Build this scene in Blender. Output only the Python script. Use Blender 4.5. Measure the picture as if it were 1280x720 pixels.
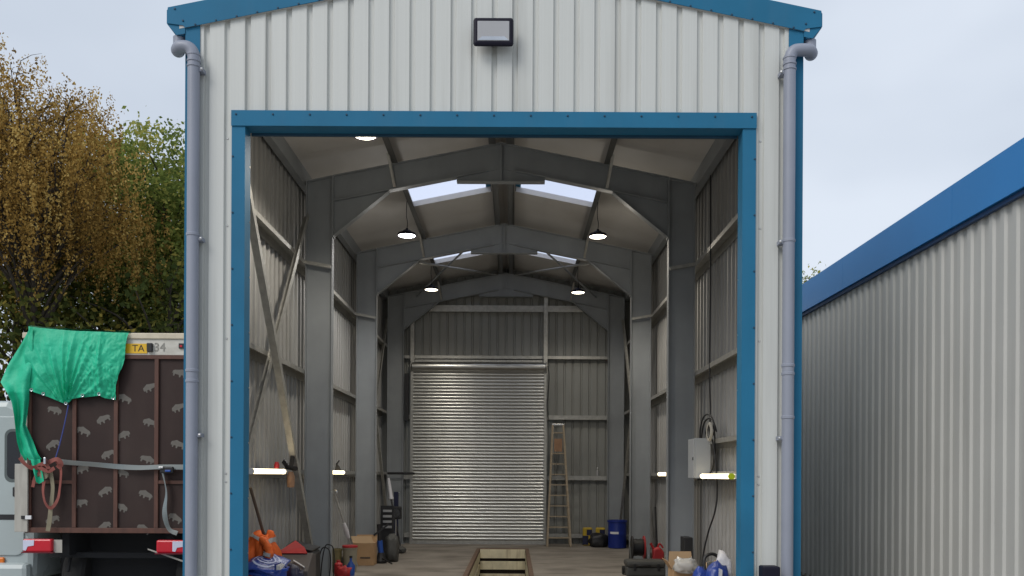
import bpy, bmesh, math, random
import numpy as np
from mathutils import Vector, Matrix
R = math.radians
rnd = random.Random(7)
for o in list(bpy.data.objects): bpy.data.objects.remove(o)
scene = bpy.context.scene
C = scene.collection

# ------------------------------------------------------------------ camera
F, VX, VY, EYE = 1070.0, 643.0, 594.0, 1.63      # focal length and vanishing point in photograph pixels
cam_d = bpy.data.cameras.new('camera'); cam = bpy.data.objects.new('camera', cam_d); C.objects.link(cam)
cam_d.sensor_width = 36; cam_d.lens = 36 * F / 1280
cam_d.shift_x = -(VX - 640) / 1280; cam_d.shift_y = (VY - 360) / 1280
cam_d.clip_end = 2000; cam_d.clip_start = 0.05
cam.location = (0, 0, EYE)
cam.rotation_euler = (Matrix.Rotation(R(90), 3, 'X') @ Matrix.Rotation(R(0.3), 3, 'Z')).to_euler()
scene.camera = cam

# ------------------------------------------------------------------ sky, sun, exposure
SUN_EL, SUN_AZ = 42, 222                         # compass: sun behind cloud, behind the camera on the truck's side
w = bpy.data.worlds.new('World'); scene.world = w; w.use_nodes = True
nt = w.node_tree; nt.nodes.clear()
def wn(t, **k):
    n = nt.nodes.new(t)
    for a, b in k.items(): setattr(n, a, b)
    return n
out = wn('ShaderNodeOutputWorld'); bg = wn('ShaderNodeBackground'); bg.inputs[1].default_value = 0.12
sky = wn('ShaderNodeTexSky', sky_type='NISHITA', sun_disc=False)
sky.sun_elevation = R(SUN_EL); sky.sun_rotation = R(SUN_AZ); sky.dust_density = 4; sky.air_density = 1.2
tc = wn('ShaderNodeTexCoord'); noise = wn('ShaderNodeTexNoise')
noise.inputs['Scale'].default_value = 1.3; noise.inputs['Detail'].default_value = 4; noise.inputs['Roughness'].default_value = .5
mp = wn('ShaderNodeMapping'); mp.inputs['Scale'].default_value = (1, 1, 2.2)
nt.links.new(tc.outputs['Generated'], mp.inputs[0]); nt.links.new(mp.outputs[0], noise.inputs['Vector'])
cr = wn('ShaderNodeValToRGB')                    # even grey cloud sheet with soft lighter and darker patches
cr.color_ramp.elements[0].position = .36; cr.color_ramp.elements[0].color = (4.5, 5.1, 6.0, 1)
cr.color_ramp.elements[1].position = .66; cr.color_ramp.elements[1].color = (6.7, 7.25, 8.1, 1)
nt.links.new(noise.outputs['Fac'], cr.inputs[0])
mix = wn('ShaderNodeMix', data_type='RGBA'); mix.inputs[0].default_value = .9
nt.links.new(sky.outputs[0], mix.inputs[6]); nt.links.new(cr.outputs[0], mix.inputs[7])
nt.links.new(mix.outputs[2], bg.inputs[0]); nt.links.new(bg.outputs[0], out.inputs[0])
sd = bpy.data.lights.new('sun', 'SUN'); sd.energy = 1.5; sd.angle = R(28); sd.color = (1, .97, .93)
sun = bpy.data.objects.new('sun', sd); C.objects.link(sun)
az = R(SUN_AZ); el = R(SUN_EL)
sdir = Vector((math.sin(az) * math.cos(el), math.cos(az) * math.cos(el), math.sin(el)))
sun.rotation_euler = sdir.to_track_quat('Z', 'Y').to_euler(); sun.location = sdir * 40
vs = scene.view_settings
vs.view_transform = 'Standard'; vs.look = 'None'; vs.gamma = 1; vs.use_curve_mapping = False; vs.exposure = 0.0
scene.cycles.max_bounces = 10; scene.cycles.diffuse_bounces = 5; scene.cycles.glossy_bounces = 4
scene.cycles.transparent_max_bounces = 12; scene.cycles.use_denoising = True; scene.cycles.sample_clamp_indirect = 6

# ------------------------------------------------------------------ helpers
class MB:
    def __init__(s): s.v = []; s.f = []
    def add(s, vs, fs):
        b = len(s.v); s.v += [tuple(p) for p in vs]; s.f += [tuple(i + b for i in f) for f in fs]; return s
    def box(s, x0, x1, y0, y1, z0, z1):
        v = [(x0,y0,z0),(x1,y0,z0),(x1,y1,z0),(x0,y1,z0),(x0,y0,z1),(x1,y0,z1),(x1,y1,z1),(x0,y1,z1)]
        return s.add(v, [(3,2,1,0),(4,5,6,7),(0,1,5,4),(1,2,6,5),(2,3,7,6),(3,0,4,7)])
    def prism(s, poly, fn, a, b):
        n = len(poly); v = [fn(p, a) for p in poly] + [fn(p, b) for p in poly]
        return s.add(v, [tuple(range(n)), tuple(range(2*n-1, n-1, -1))] + [(i, i+n, (i+1)%n+n, (i+1)%n) for i in range(n)])
    def sy(s, poly, y0, y1): return s.prism(poly, lambda p, t: (p[0], t, p[1]), y0, y1)
    def sx(s, poly, x0, x1): return s.prism(poly, lambda p, t: (t, p[0], p[1]), x0, x1)
    def sz(s, poly, z0, z1): return s.prism(poly, lambda p, t: (p[0], p[1], t), z0, z1)
    def bar(s, p0, p1, w, h, up=(0,0,1)):
        p0, p1 = Vector(p0), Vector(p1); d = (p1-p0).normalized(); u = Vector(up)
        a = d.cross(u).normalized(); b = a.cross(d).normalized(); v = []
        for p in (p0, p1):
            for i, j in ((-1,-1),(1,-1),(1,1),(-1,1)): v.append(p + a*(i*w/2) + b*(j*h/2))
        return s.add(v, [(0,1,2,3),(7,6,5,4),(0,4,5,1),(1,5,6,2),(2,6,7,3),(3,7,4,0)])
    def tube(s, path, r, n=10, cap=True, rz=None):
        path = [Vector(p) for p in path]; v = []; f = []; m = len(path)
        rr = r if hasattr(r, '__len__') else [r]*m
        a = None
        for i, p in enumerate(path):
            d = (path[min(i+1,m-1)] - path[max(i-1,0)]).normalized()
            if a is None:
                a = d.cross(Vector((0,0,1)) if abs(d.z) < .9 else Vector((0,1,0))).normalized()
            else: a = (a - d*a.dot(d)).normalized()
            b = d.cross(a)
            for k in range(n):
                t = 2*math.pi*k/n; v.append(p + (a*math.cos(t) + b*math.sin(t))*rr[i])
        for i in range(m-1):
            for k in range(n): f.append((i*n+k, i*n+(k+1)%n, (i+1)*n+(k+1)%n, (i+1)*n+k))
        if cap: f += [tuple(range(n-1,-1,-1)), tuple(range((m-1)*n, m*n))]
        return s.add(v, f)
    def lathe(s, prof, c=(0,0,0), n=24, axis='z', cap=True):
        v = []; f = []; m = len(prof); c = Vector(c)
        for r, h in prof:
            for k in range(n):
                t = 2*math.pi*k/n; x, y = r*math.cos(t), r*math.sin(t)
                p = {'z': (x,y,h), 'y': (x,h,y), 'x': (h,x,y)}[axis]; v.append(c + Vector(p))
        for i in range(m-1):
            for k in range(n): f.append((i*n+k, i*n+(k+1)%n, (i+1)*n+(k+1)%n, (i+1)*n+k))
        if cap: f += [tuple(range(n-1,-1,-1)), tuple(range((m-1)*n, m*n))]
        return s.add(v, f)
    def grid(s, fn, nu, nv):
        v = [fn(i/nu, j/nv) for i in range(nu+1) for j in range(nv+1)]
        return s.add(v, [(i*(nv+1)+j, (i+1)*(nv+1)+j, (i+1)*(nv+1)+j+1, i*(nv+1)+j+1) for i in range(nu) for j in range(nv)])
    def mesh(s, name, mat, smooth=None, recalc=True):
        me = bpy.data.meshes.new(name); me.from_pydata(s.v, [], s.f)
        if recalc:
            bm = bmesh.new(); bm.from_mesh(me); bmesh.ops.recalc_face_normals(bm, faces=bm.faces); bm.to_mesh(me); bm.free()
        if smooth:
            for p in me.polygons: p.use_smooth = True
            me.set_sharp_from_angle(angle=R(smooth))
        if mat: me.materials.append(M[mat])
        return me
    def build(s, name, mat, parent=None, smooth=None, bevel=0, recalc=True, loc=(0,0,0), solid=0):
        return link(name, s.mesh(name, mat, smooth, recalc), parent, loc, bevel, solid)

def link(name, me, parent=None, loc=(0,0,0), bevel=0, solid=0, rot=None):
    o = bpy.data.objects.new(name, me); C.objects.link(o); o.location = loc
    if rot: o.rotation_euler = rot
    if parent:
        o.parent = parent; o.matrix_parent_inverse = WM[parent.name]
        WM[o.name] = Matrix.Translation(Vector(loc)).inverted() if not rot else (Matrix.Translation(Vector(loc)) @ o.rotation_euler.to_matrix().to_4x4()).inverted()
    else: WM[o.name] = (Matrix.Translation(Vector(loc)) @ o.rotation_euler.to_matrix().to_4x4()).inverted()
    if solid:
        m = o.modifiers.new('solid', 'SOLIDIFY'); m.thickness = solid; m.offset = 0
    if bevel:
        m = o.modifiers.new('bevel', 'BEVEL'); m.width = bevel; m.segments = 2; m.limit_method = 'ANGLE'; m.angle_limit = R(40); m.harden_normals = False
    return o
WM = {}
def thing(name, label, cat, loc=(0,0,0), group=None):
    o = bpy.data.objects.new(name, None); C.objects.link(o); o.location = loc; o.empty_display_size = .2
    WM[o.name] = Matrix.Translation(Vector(loc)).inverted()
    return tag(o, label, cat, group)
def tag(o, label, cat, group=None):
    o['label'] = label; o['category'] = cat
    if group: o['group'] = group
    return o
def struct(o): o['kind'] = 'structure'; return o
def text_mesh(txt, size, mat, depth=.001):
    cu = bpy.data.curves.new('lettering', 'FONT'); cu.body = txt; cu.size = size; cu.extrude = depth
    cu.align_x = 'CENTER'; cu.align_y = 'CENTER'
    o = bpy.data.objects.new('lettering', cu); C.objects.link(o)
    me = bpy.data.meshes.new_from_object(o.evaluated_get(bpy.context.evaluated_depsgraph_get()))
    bpy.data.objects.remove(o); me.materials.clear(); me.materials.append(M[mat]); return me
def arc(c, r, a0, a1, n, plane):
    c = Vector(c); u, v = Vector(plane[0]), Vector(plane[1])
    return [c + u*(r*math.cos(R(a0+(a1-a0)*i/n))) + v*(r*math.sin(R(a0+(a1-a0)*i/n))) for i in range(n+1)]
def smooth_path(pts, n=8):
    pts = [Vector(p) for p in pts]; q = [pts[0]*2-pts[1]] + pts + [pts[-1]*2-pts[-2]]; o = []
    for i in range(1, len(q)-2):
        for k in range(n):
            t = k/n; a, b, c, d = q[i-1], q[i], q[i+1], q[i+2]
            o.append(.5*((2*b) + (c-a)*t + (2*a-5*b+4*c-d)*t*t + (3*b-a-3*c+d)*t**3))
    o.append(pts[-1]); return o

# ------------------------------------------------------------------ materials
M = {}
def mat(name, col, rough=.5, metal=0, var=.08, scale=3, bump=0, bscale=40, col2=None, stretch=(1,1,1), spec=.5, streak=None):
    m = bpy.data.materials.new(name); m.use_nodes = True; t = m.node_tree; b = t.nodes['Principled BSDF']
    b.inputs['Roughness'].default_value = rough; b.inputs['Metallic'].default_value = metal
    b.inputs['Specular IOR Level'].default_value = spec
    tcn = t.nodes.new('ShaderNodeTexCoord'); mpn = t.nodes.new('ShaderNodeMapping'); mpn.inputs['Scale'].default_value = stretch
    t.links.new(tcn.outputs['Object'], mpn.inputs[0])
    nz = t.nodes.new('ShaderNodeTexNoise'); nz.inputs['Scale'].default_value = scale; nz.inputs['Detail'].default_value = 6
    t.links.new(mpn.outputs[0], nz.inputs['Vector'])
    rp = t.nodes.new('ShaderNodeValToRGB'); rp.color_ramp.elements[0].position = .3; rp.color_ramp.elements[1].position = .7
    c2 = col2 or tuple(c*(1+var) for c in col); c1 = col if col2 else tuple(c*(1-var) for c in col)
    rp.color_ramp.elements[0].color = (*c1, 1); rp.color_ramp.elements[1].color = (*c2, 1)
    t.links.new(nz.outputs['Fac'], rp.inputs[0]); last = rp.outputs[0]
    if streak:                                   # weather streaks running down the sheet
        n2 = t.nodes.new('ShaderNodeTexNoise'); n2.inputs['Scale'].default_value = 1; n2.inputs['Detail'].default_value = 5
        m2 = t.nodes.new('ShaderNodeMapping'); m2.inputs['Scale'].default_value = streak[1]
        t.links.new(tcn.outputs['Object'], m2.inputs[0]); t.links.new(m2.outputs[0], n2.inputs['Vector'])
        r2 = t.nodes.new('ShaderNodeMapRange'); r2.inputs[1].default_value = .5; r2.inputs[2].default_value = .75; r2.inputs[4].default_value = streak[0]
        t.links.new(n2.outputs['Fac'], r2.inputs[0])
        mx = t.nodes.new('ShaderNodeMix'); mx.data_type = 'RGBA'; mx.inputs[7].default_value = (*streak[2], 1)
        t.links.new(r2.outputs[0], mx.inputs[0]); t.links.new(last, mx.inputs[6]); last = mx.outputs[2]
    t.links.new(last, b.inputs['Base Color'])
    rr = t.nodes.new('ShaderNodeMapRange'); rr.inputs[3].default_value = max(.02, rough-.08); rr.inputs[4].default_value = min(1, rough+.08)
    t.links.new(nz.outputs['Fac'], rr.inputs[0]); t.links.new(rr.outputs[0], b.inputs['Roughness'])
    if bump:
        n3 = t.nodes.new('ShaderNodeTexNoise'); n3.inputs['Scale'].default_value = bscale; n3.inputs['Detail'].default_value = 4
        t.links.new(mpn.outputs[0], n3.inputs['Vector'])
        bp = t.nodes.new('ShaderNodeBump'); bp.inputs['Strength'].default_value = bump; bp.inputs['Distance'].default_value = .02
        t.links.new(n3.outputs['Fac'], bp.inputs['Height']); t.links.new(bp.outputs[0], b.inputs['Normal'])
    M[name] = m; return m
def emis(name, col, s):
    m = bpy.data.materials.new(name); m.use_nodes = True; b = m.node_tree.nodes['Principled BSDF']
    b.inputs['Base Color'].default_value = (.8,.8,.8,1); b.inputs['Emission Color'].default_value = (*col,1); b.inputs['Emission Strength'].default_value = s
    M[name] = m
DIRT = (.2, .19, .16)
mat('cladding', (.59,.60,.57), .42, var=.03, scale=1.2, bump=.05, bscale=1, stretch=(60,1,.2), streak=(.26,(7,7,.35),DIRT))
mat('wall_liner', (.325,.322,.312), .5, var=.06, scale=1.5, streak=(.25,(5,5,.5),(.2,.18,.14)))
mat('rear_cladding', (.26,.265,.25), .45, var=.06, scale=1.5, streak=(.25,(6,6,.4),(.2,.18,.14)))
mat('roof_liner', (.55,.535,.515), .6, var=.07, scale=1.2, streak=(.3,(1.2,.5,1),(.25,.22,.18)))
mat('roof_sheet', (.35,.37,.38), .6)
mat('trim_blue', (.020,.150,.272), .58, var=.08, scale=2, spec=.2, streak=(.10,(6,6,.6),(.1,.18,.26)))
mat('trim_blue_dark', (.010,.06,.11), .5)
mat('steel_paint', (.262,.28,.295), .5, var=.08, scale=2.5, streak=(.15,(4,4,.6),(.09,.095,.09)))
mat('purlin_steel', (.12,.122,.12), .5, metal=.3, var=.1, scale=8)
mat('galvanised', (.40,.395,.37), .45, metal=.6, var=.15, scale=14)
mat('galv_bright', (.55,.54,.52), .3, metal=.85, var=.12, scale=10)
mat('shutter_steel', (.50,.50,.48), .34, metal=1.0, var=.07, scale=5, stretch=(1,1,4))
mat('pipe_grey', (.27,.29,.35), .45, var=.04, streak=(.12,(8,8,.7),(.2,.2,.2)))
mat('screw_steel', (.5,.5,.5), .35, metal=.8)
mat('screw_blue', (.008,.05,.10), .5)
mat('lamp_black', (.010,.009,.02), .55, spec=.2)
mat('lamp_glass', (.40,.40,.41), .12, var=.03)
mat('neigh_clad', (.50,.495,.465), .45, var=.04, scale=1, streak=(.25,(5,5,.3),DIRT))
mat('fascia_blue', (.026,.21,.53), .32, var=.04, scale=1)
mat('fascia_shadow', (.006,.04,.12), .5)  # dark blue for the lip, with the shadow line under the fascia painted in
mat('concrete', (.21,.187,.16), .8, col2=(.34,.305,.262), scale=1.4, bump=.25, bscale=60, streak=(.75,(1.1,2.2,1),(.11,.092,.075)))
mat('yard', (.25,.24,.22), .9, col2=(.36,.345,.31), scale=6, bump=.5, bscale=120)
mat('pit_cream', (.84,.77,.56), .7, var=.12, scale=5, streak=(.6,(9,9,1.0),(.28,.2,.11)))
mat('pit_dark', (.03,.022,.018), .9)
mat('rust_steel', (.13,.08,.055), .75, col2=(.22,.14,.095), scale=8, bump=.2)
mat('wood_ladder', (.27,.215,.15), .75, col2=(.36,.30,.22), scale=6, stretch=(1,1,6))
mat('wood_red', (.30,.17,.10), .7, var=.15, scale=6)
mat('ply', (.036,.021,.018), .62, spec=.3, var=.2, scale=2.0, streak=(.5,(3,3,.8),(.065,.045,.038)))
mat('batten', (.10,.042,.028), .6, var=.2, scale=6, stretch=(4,4,1))
mat('print_grey', (.135,.122,.105), .6, var=.12, scale=30)
mat('board_white', (.62,.60,.54), .6, var=.06, scale=5, streak=(.5,(4,1,6),(.3,.27,.22)))
mat('letter_grey', (.28,.27,.24), .6)
mat('rail_cream', (.62,.55,.42), .55, var=.1, scale=8)
mat('plate_yellow', (.75,.45,.02), .4)
mat('black_plastic', (.015,.015,.017), .5, var=.2)
mat('black_rubber', (.018,.018,.018), .8, bump=.2)
mat('under_dark', (.012,.013,.015), .85, var=.3)
mat('plank_grey', (.36,.34,.30), .75, col2=(.46,.44,.39), scale=4, stretch=(8,8,1))
mat('tail_red', (.55,.015,.03), .2)
mat('tail_white', (.6,.62,.75), .2)
mat('tail_dark', (.16,.01,.02), .3)
mat('tarp_green', (.006,.41,.21), .55, col2=(.016,.52,.30), scale=2.2, bump=.5, bscale=14)
mat('rope_blue', (.05,.07,.25), .8)
mat('strap_grey', (.26,.25,.21), .8, col2=(.19,.24,.27), scale=1.1)
mat('strap_rust', (.24,.07,.055), .8, var=.2, scale=12)
mat('strap_olive', (.25,.22,.15), .85, var=.15, scale=12)
mat('van_body', (.40,.455,.455), .3, var=.03)
mat('van_seam', (.09,.11,.11), .6)
mat('glass_dark', (.012,.014,.018), .08)
mat('orange_lens', (.7,.18,.02), .3)
mat('wheel_steel', (.2,.2,.2), .5, metal=.3)
mat('elec_box', (.38,.40,.42), .4, var=.03)
mat('cable', (.012,.012,.014), .55)
mat('card', (.36,.22,.11), .8, col2=(.44,.28,.15), scale=5)
mat('card_in', (.42,.29,.17), .85)
mat('plastic_blue', (.012,.07,.42), .35, var=.1)
mat('barrel_blue', (.010,.028,.22), .4, var=.1)
mat('bag_blue', (.018,.05,.27), .35, var=.2, scale=6, bump=.5, bscale=12)
mat('bag_white', (.55,.55,.58), .4, bump=.5, bscale=20)
mat('print_white', (.42,.48,.68), .5)
mat('pure_white', (.75,.75,.75), .5)
mat('hivis', (.75,.13,.015), .7, var=.15, scale=8, bump=.4, bscale=14)
mat('reflect_band', (.42,.42,.40), .35)
mat('crate_grey', (.11,.095,.09), .6, var=.1)
mat('red_paint', (.42,.025,.03), .45, var=.1)
mat('pole_brown', (.10,.07,.05), .7)
mat('pole_alu', (.55,.55,.55), .35, metal=.8)
mat('bucket_cream', (.30,.27,.20), .55, var=.1, streak=(.5,(5,5,3),(.15,.13,.08)))
mat('bucket_olive', (.17,.14,.06), .55, var=.2)
mat('tool_blue', (.02,.08,.35), .4)
mat('sack_yellow', (.48,.33,.02), .5, var=.1, bump=.3, bscale=10)
mat('sack_navy', (.009,.012,.045), .5)
mat('case_grey', (.075,.075,.07), .6, var=.15)
mat('amber', (.45,.22,.05), .25)
mat('lime', (.45,.55,.02), .45)
mat('bark', (.055,.045,.035), .9, var=.3, scale=8, bump=.6)
mat('reflector', (.55,.57,.6), .15, metal=.9)
emis('led_cool', (1,.98,.97), 12); emis('led_warm', (1,.88,.66), 6); emis('tube_warm', (1,.82,.50), 3.6)
def leaf_mat(name, cols, trans=.35):
    m = bpy.data.materials.new(name); m.use_nodes = True; t = m.node_tree; t.nodes.clear()
    o = t.nodes.new('ShaderNodeOutputMaterial'); a = t.nodes.new('ShaderNodeAttribute'); a.attribute_name = 'tint'
    r = t.nodes.new('ShaderNodeValToRGB'); e = r.color_ramp.elements
    e[0].color = (*cols[0],1); e[1].color = (*cols[-1],1)
    for i, c in enumerate(cols[1:-1]): k = e.new((i+1)/(len(cols)-1)); k.color = (*c,1)
    d = t.nodes.new('ShaderNodeBsdfDiffuse'); tr = t.nodes.new('ShaderNodeBsdfTranslucent'); mx = t.nodes.new('ShaderNodeMixShader'); mx.inputs[0].default_value = trans
    t.links.new(a.outputs['Fac'], r.inputs[0]); t.links.new(r.outputs[0], d.inputs[0]); t.links.new(r.outputs[0], tr.inputs[0])
    t.links.new(d.outputs[0], mx.inputs[1]); t.links.new(tr.outputs[0], mx.inputs[2]); t.links.new(mx.outputs[0], o.inputs[0])
    M[name] = m
leaf_mat('leaf_birch', [(.16,.10,.03),(.35,.215,.06),(.52,.34,.10),(.64,.48,.17)], .5)
leaf_mat('leaf_green', [(.10,.135,.035),(.18,.23,.06),(.28,.33,.085),(.48,.44,.12)], .5)
leaf_mat('leaf_dark', [(.055,.075,.025),(.11,.135,.04),(.19,.20,.055),(.42,.34,.08)], .5)
def rooflight_mat():
    m = bpy.data.materials.new('rooflight'); m.use_nodes = True; t = m.node_tree; t.nodes.clear()
    o = t.nodes.new('ShaderNodeOutputMaterial'); a = t.nodes.new('ShaderNodeBsdfTransparent'); a.inputs[0].default_value = (.93,.95,1,1)
    b = t.nodes.new('ShaderNodeBsdfTranslucent'); b.inputs[0].default_value = (.85,.87,.95,1); mx = t.nodes.new('ShaderNodeMixShader'); mx.inputs[0].default_value = .35
    t.links.new(a.outputs[0], mx.inputs[1]); t.links.new(b.outputs[0], mx.inputs[2]); t.links.new(mx.outputs[0], o.inputs[0]); M['rooflight'] = m
rooflight_mat()
def plastic_mat():
    m = bpy.data.materials.new('clear_plastic'); m.use_nodes = True; t = m.node_tree; t.nodes.clear()
    o = t.nodes.new('ShaderNodeOutputMaterial'); a = t.nodes.new('ShaderNodeBsdfTransparent')
    b = t.nodes.new('ShaderNodeBsdfPrincipled'); b.inputs['Base Color'].default_value = (.6,.6,.58,1); b.inputs['Roughness'].default_value = .2
    mx = t.nodes.new('ShaderNodeMixShader'); mx.inputs[0].default_value = .6
    t.links.new(a.outputs[0], mx.inputs[1]); t.links.new(b.outputs[0], mx.inputs[2]); t.links.new(mx.outputs[0], o.inputs[0]); M['clear_plastic'] = m
plastic_mat()

# ------------------------------------------------------------------ key dimensions (metres, camera stands at the origin)
CX, HW = -.216, 3.0                 # centre line and half width of the workshop
Y0, Y1, Y2, Y3, YB = 8.33, 12.27, 16.2, 20.13, 20.42
PX0, PX1, PY0, PY1 = -.75, .25, 9.7, 18.86          # inspection pit
def rt(x): return 6.38 - .2*abs(x)                  # top of rafters, x measured from the centre line
# ------------------------------------------------------------------ ground and floor
g = MB(); G = 400
for (a,b,c,d) in ((-G,CX-HW,-60,G),(CX+HW,G,-60,G),(CX-HW,CX+HW,-60,Y0),(CX-HW,CX+HW,YB,G)):
    g.add([(a,c,0),(b,c,0),(b,d,0),(a,d,0)], [(0,1,2,3)])
struct(g.build('ground', 'yard'))
g = MB()
for (a,b,c,d) in ((CX-HW,PX0-.02,Y0,YB),(PX1+.02,CX+HW,Y0,YB),(PX0-.02,PX1+.02,Y0,PY0-.02),(PX0-.02,PX1+.02,PY1+.02,YB)):
    g.add([(a,c,.004),(b,c,.004),(b,d,.004),(a,d,.004)], [(0,1,2,3)])
struct(g.build('floor', 'concrete'))

# ------------------------------------------------------------------ workshop building
W = thing('workshop_building', 'tall steel workshop clad in pale ribbed sheet with blue trim and open front', 'building', (CX, Y0, 0))
def profile(u0, u1, pitch=.2, groove=.040, web=.009, depth=.027, extra=()):
    """(u, d) points of a ribbed sheet: narrow grooves centred on multiples of pitch."""
    pts = {}
    k = math.floor(u0/pitch) - 1
    base = []
    while k*pitch < u1 + pitch:
        c = k*pitch
        base += [(c-groove/2-web, 0), (c-groove/2, depth), (c+groove/2, depth), (c+groove/2+web, 0)]; k += 1
    def at(u):
        for (a,da),(b,db) in zip(base, base[1:]):
            if a <= u <= b: return da + (db-da)*(u-a)/(b-a)
        return 0
    res = [(u,d) for u,d in base if u0+1e-6 < u < u1-1e-6]
    for u in (u0, u1, *[e for e in extra if u0 < e < u1]): res.append((u, at(u)))
    return sorted(res)
def sheet(prof, zb, zt, fn):
    m = MB()
    for (a,da),(b,db) in zip(prof, prof[1:]):
        mid = (a+b)/2
        m.add([fn(a,da,zb(mid,a)), fn(b,db,zb(mid,b)), fn(b,db,zt(mid,b)), fn(a,da,zt(mid,a))], [(0,1,2,3)])
    return m
OL, OR, OT = -2.47, 2.47, 5.08                      # cladding stops behind the opening trims
vt = lambda x: 6.74 - .2*abs(x)                     # line of the top of the front sheets
for i in range(6):                                  # front cladding, one sheet per metre
    u0, u1 = -3+i, -2+i
    pr = profile(u0, u1, extra=(OL, OR, 0))
    off = -.0012 if i % 2 else 0
    sheet(pr, lambda m,u: OT if OL < m < OR else .03, lambda m,u: vt(u)-.08, lambda u,d,z: (CX+u, Y0+d+off, z)).build('cladding_sheet', 'cladding', W, recalc=False)
for sgn in (-1, 1):                                 # side cladding
    y = Y0+.03
    while y < YB-.05:
        y2 = min(y+1, YB)
        pr = profile(y, y2)
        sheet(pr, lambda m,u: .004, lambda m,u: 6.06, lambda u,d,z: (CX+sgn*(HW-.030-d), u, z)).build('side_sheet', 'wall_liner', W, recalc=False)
        sheet(pr, lambda m,u: .004, lambda m,u: 6.06, lambda u,d,z: (CX+sgn*(HW-.001-d*.4), u, z)).build('outer_side_sheet', 'cladding', W, recalc=False)  # outer skin out of view, added to bounce light onto the low building
        y = y2
SHL, SHR, SHT = -2.39, .69, 4.24                    # rear shutter opening (world x)
for i in range(6):
    u0, u1 = -3+i, -2+i
    a, b = SHL-CX, SHR-CX
    pr = profile(u0, u1, groove=.03, web=.016, extra=(a, b, 0))
    sheet(pr, lambda m,u: SHT if a < m < b else .004, lambda m,u: 6.74-.2*abs(u)-.08, lambda u,d,z: (CX+u, YB-.005+d, z)).build('rear_sheet', 'rear_cladding', W, recalc=False)
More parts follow.
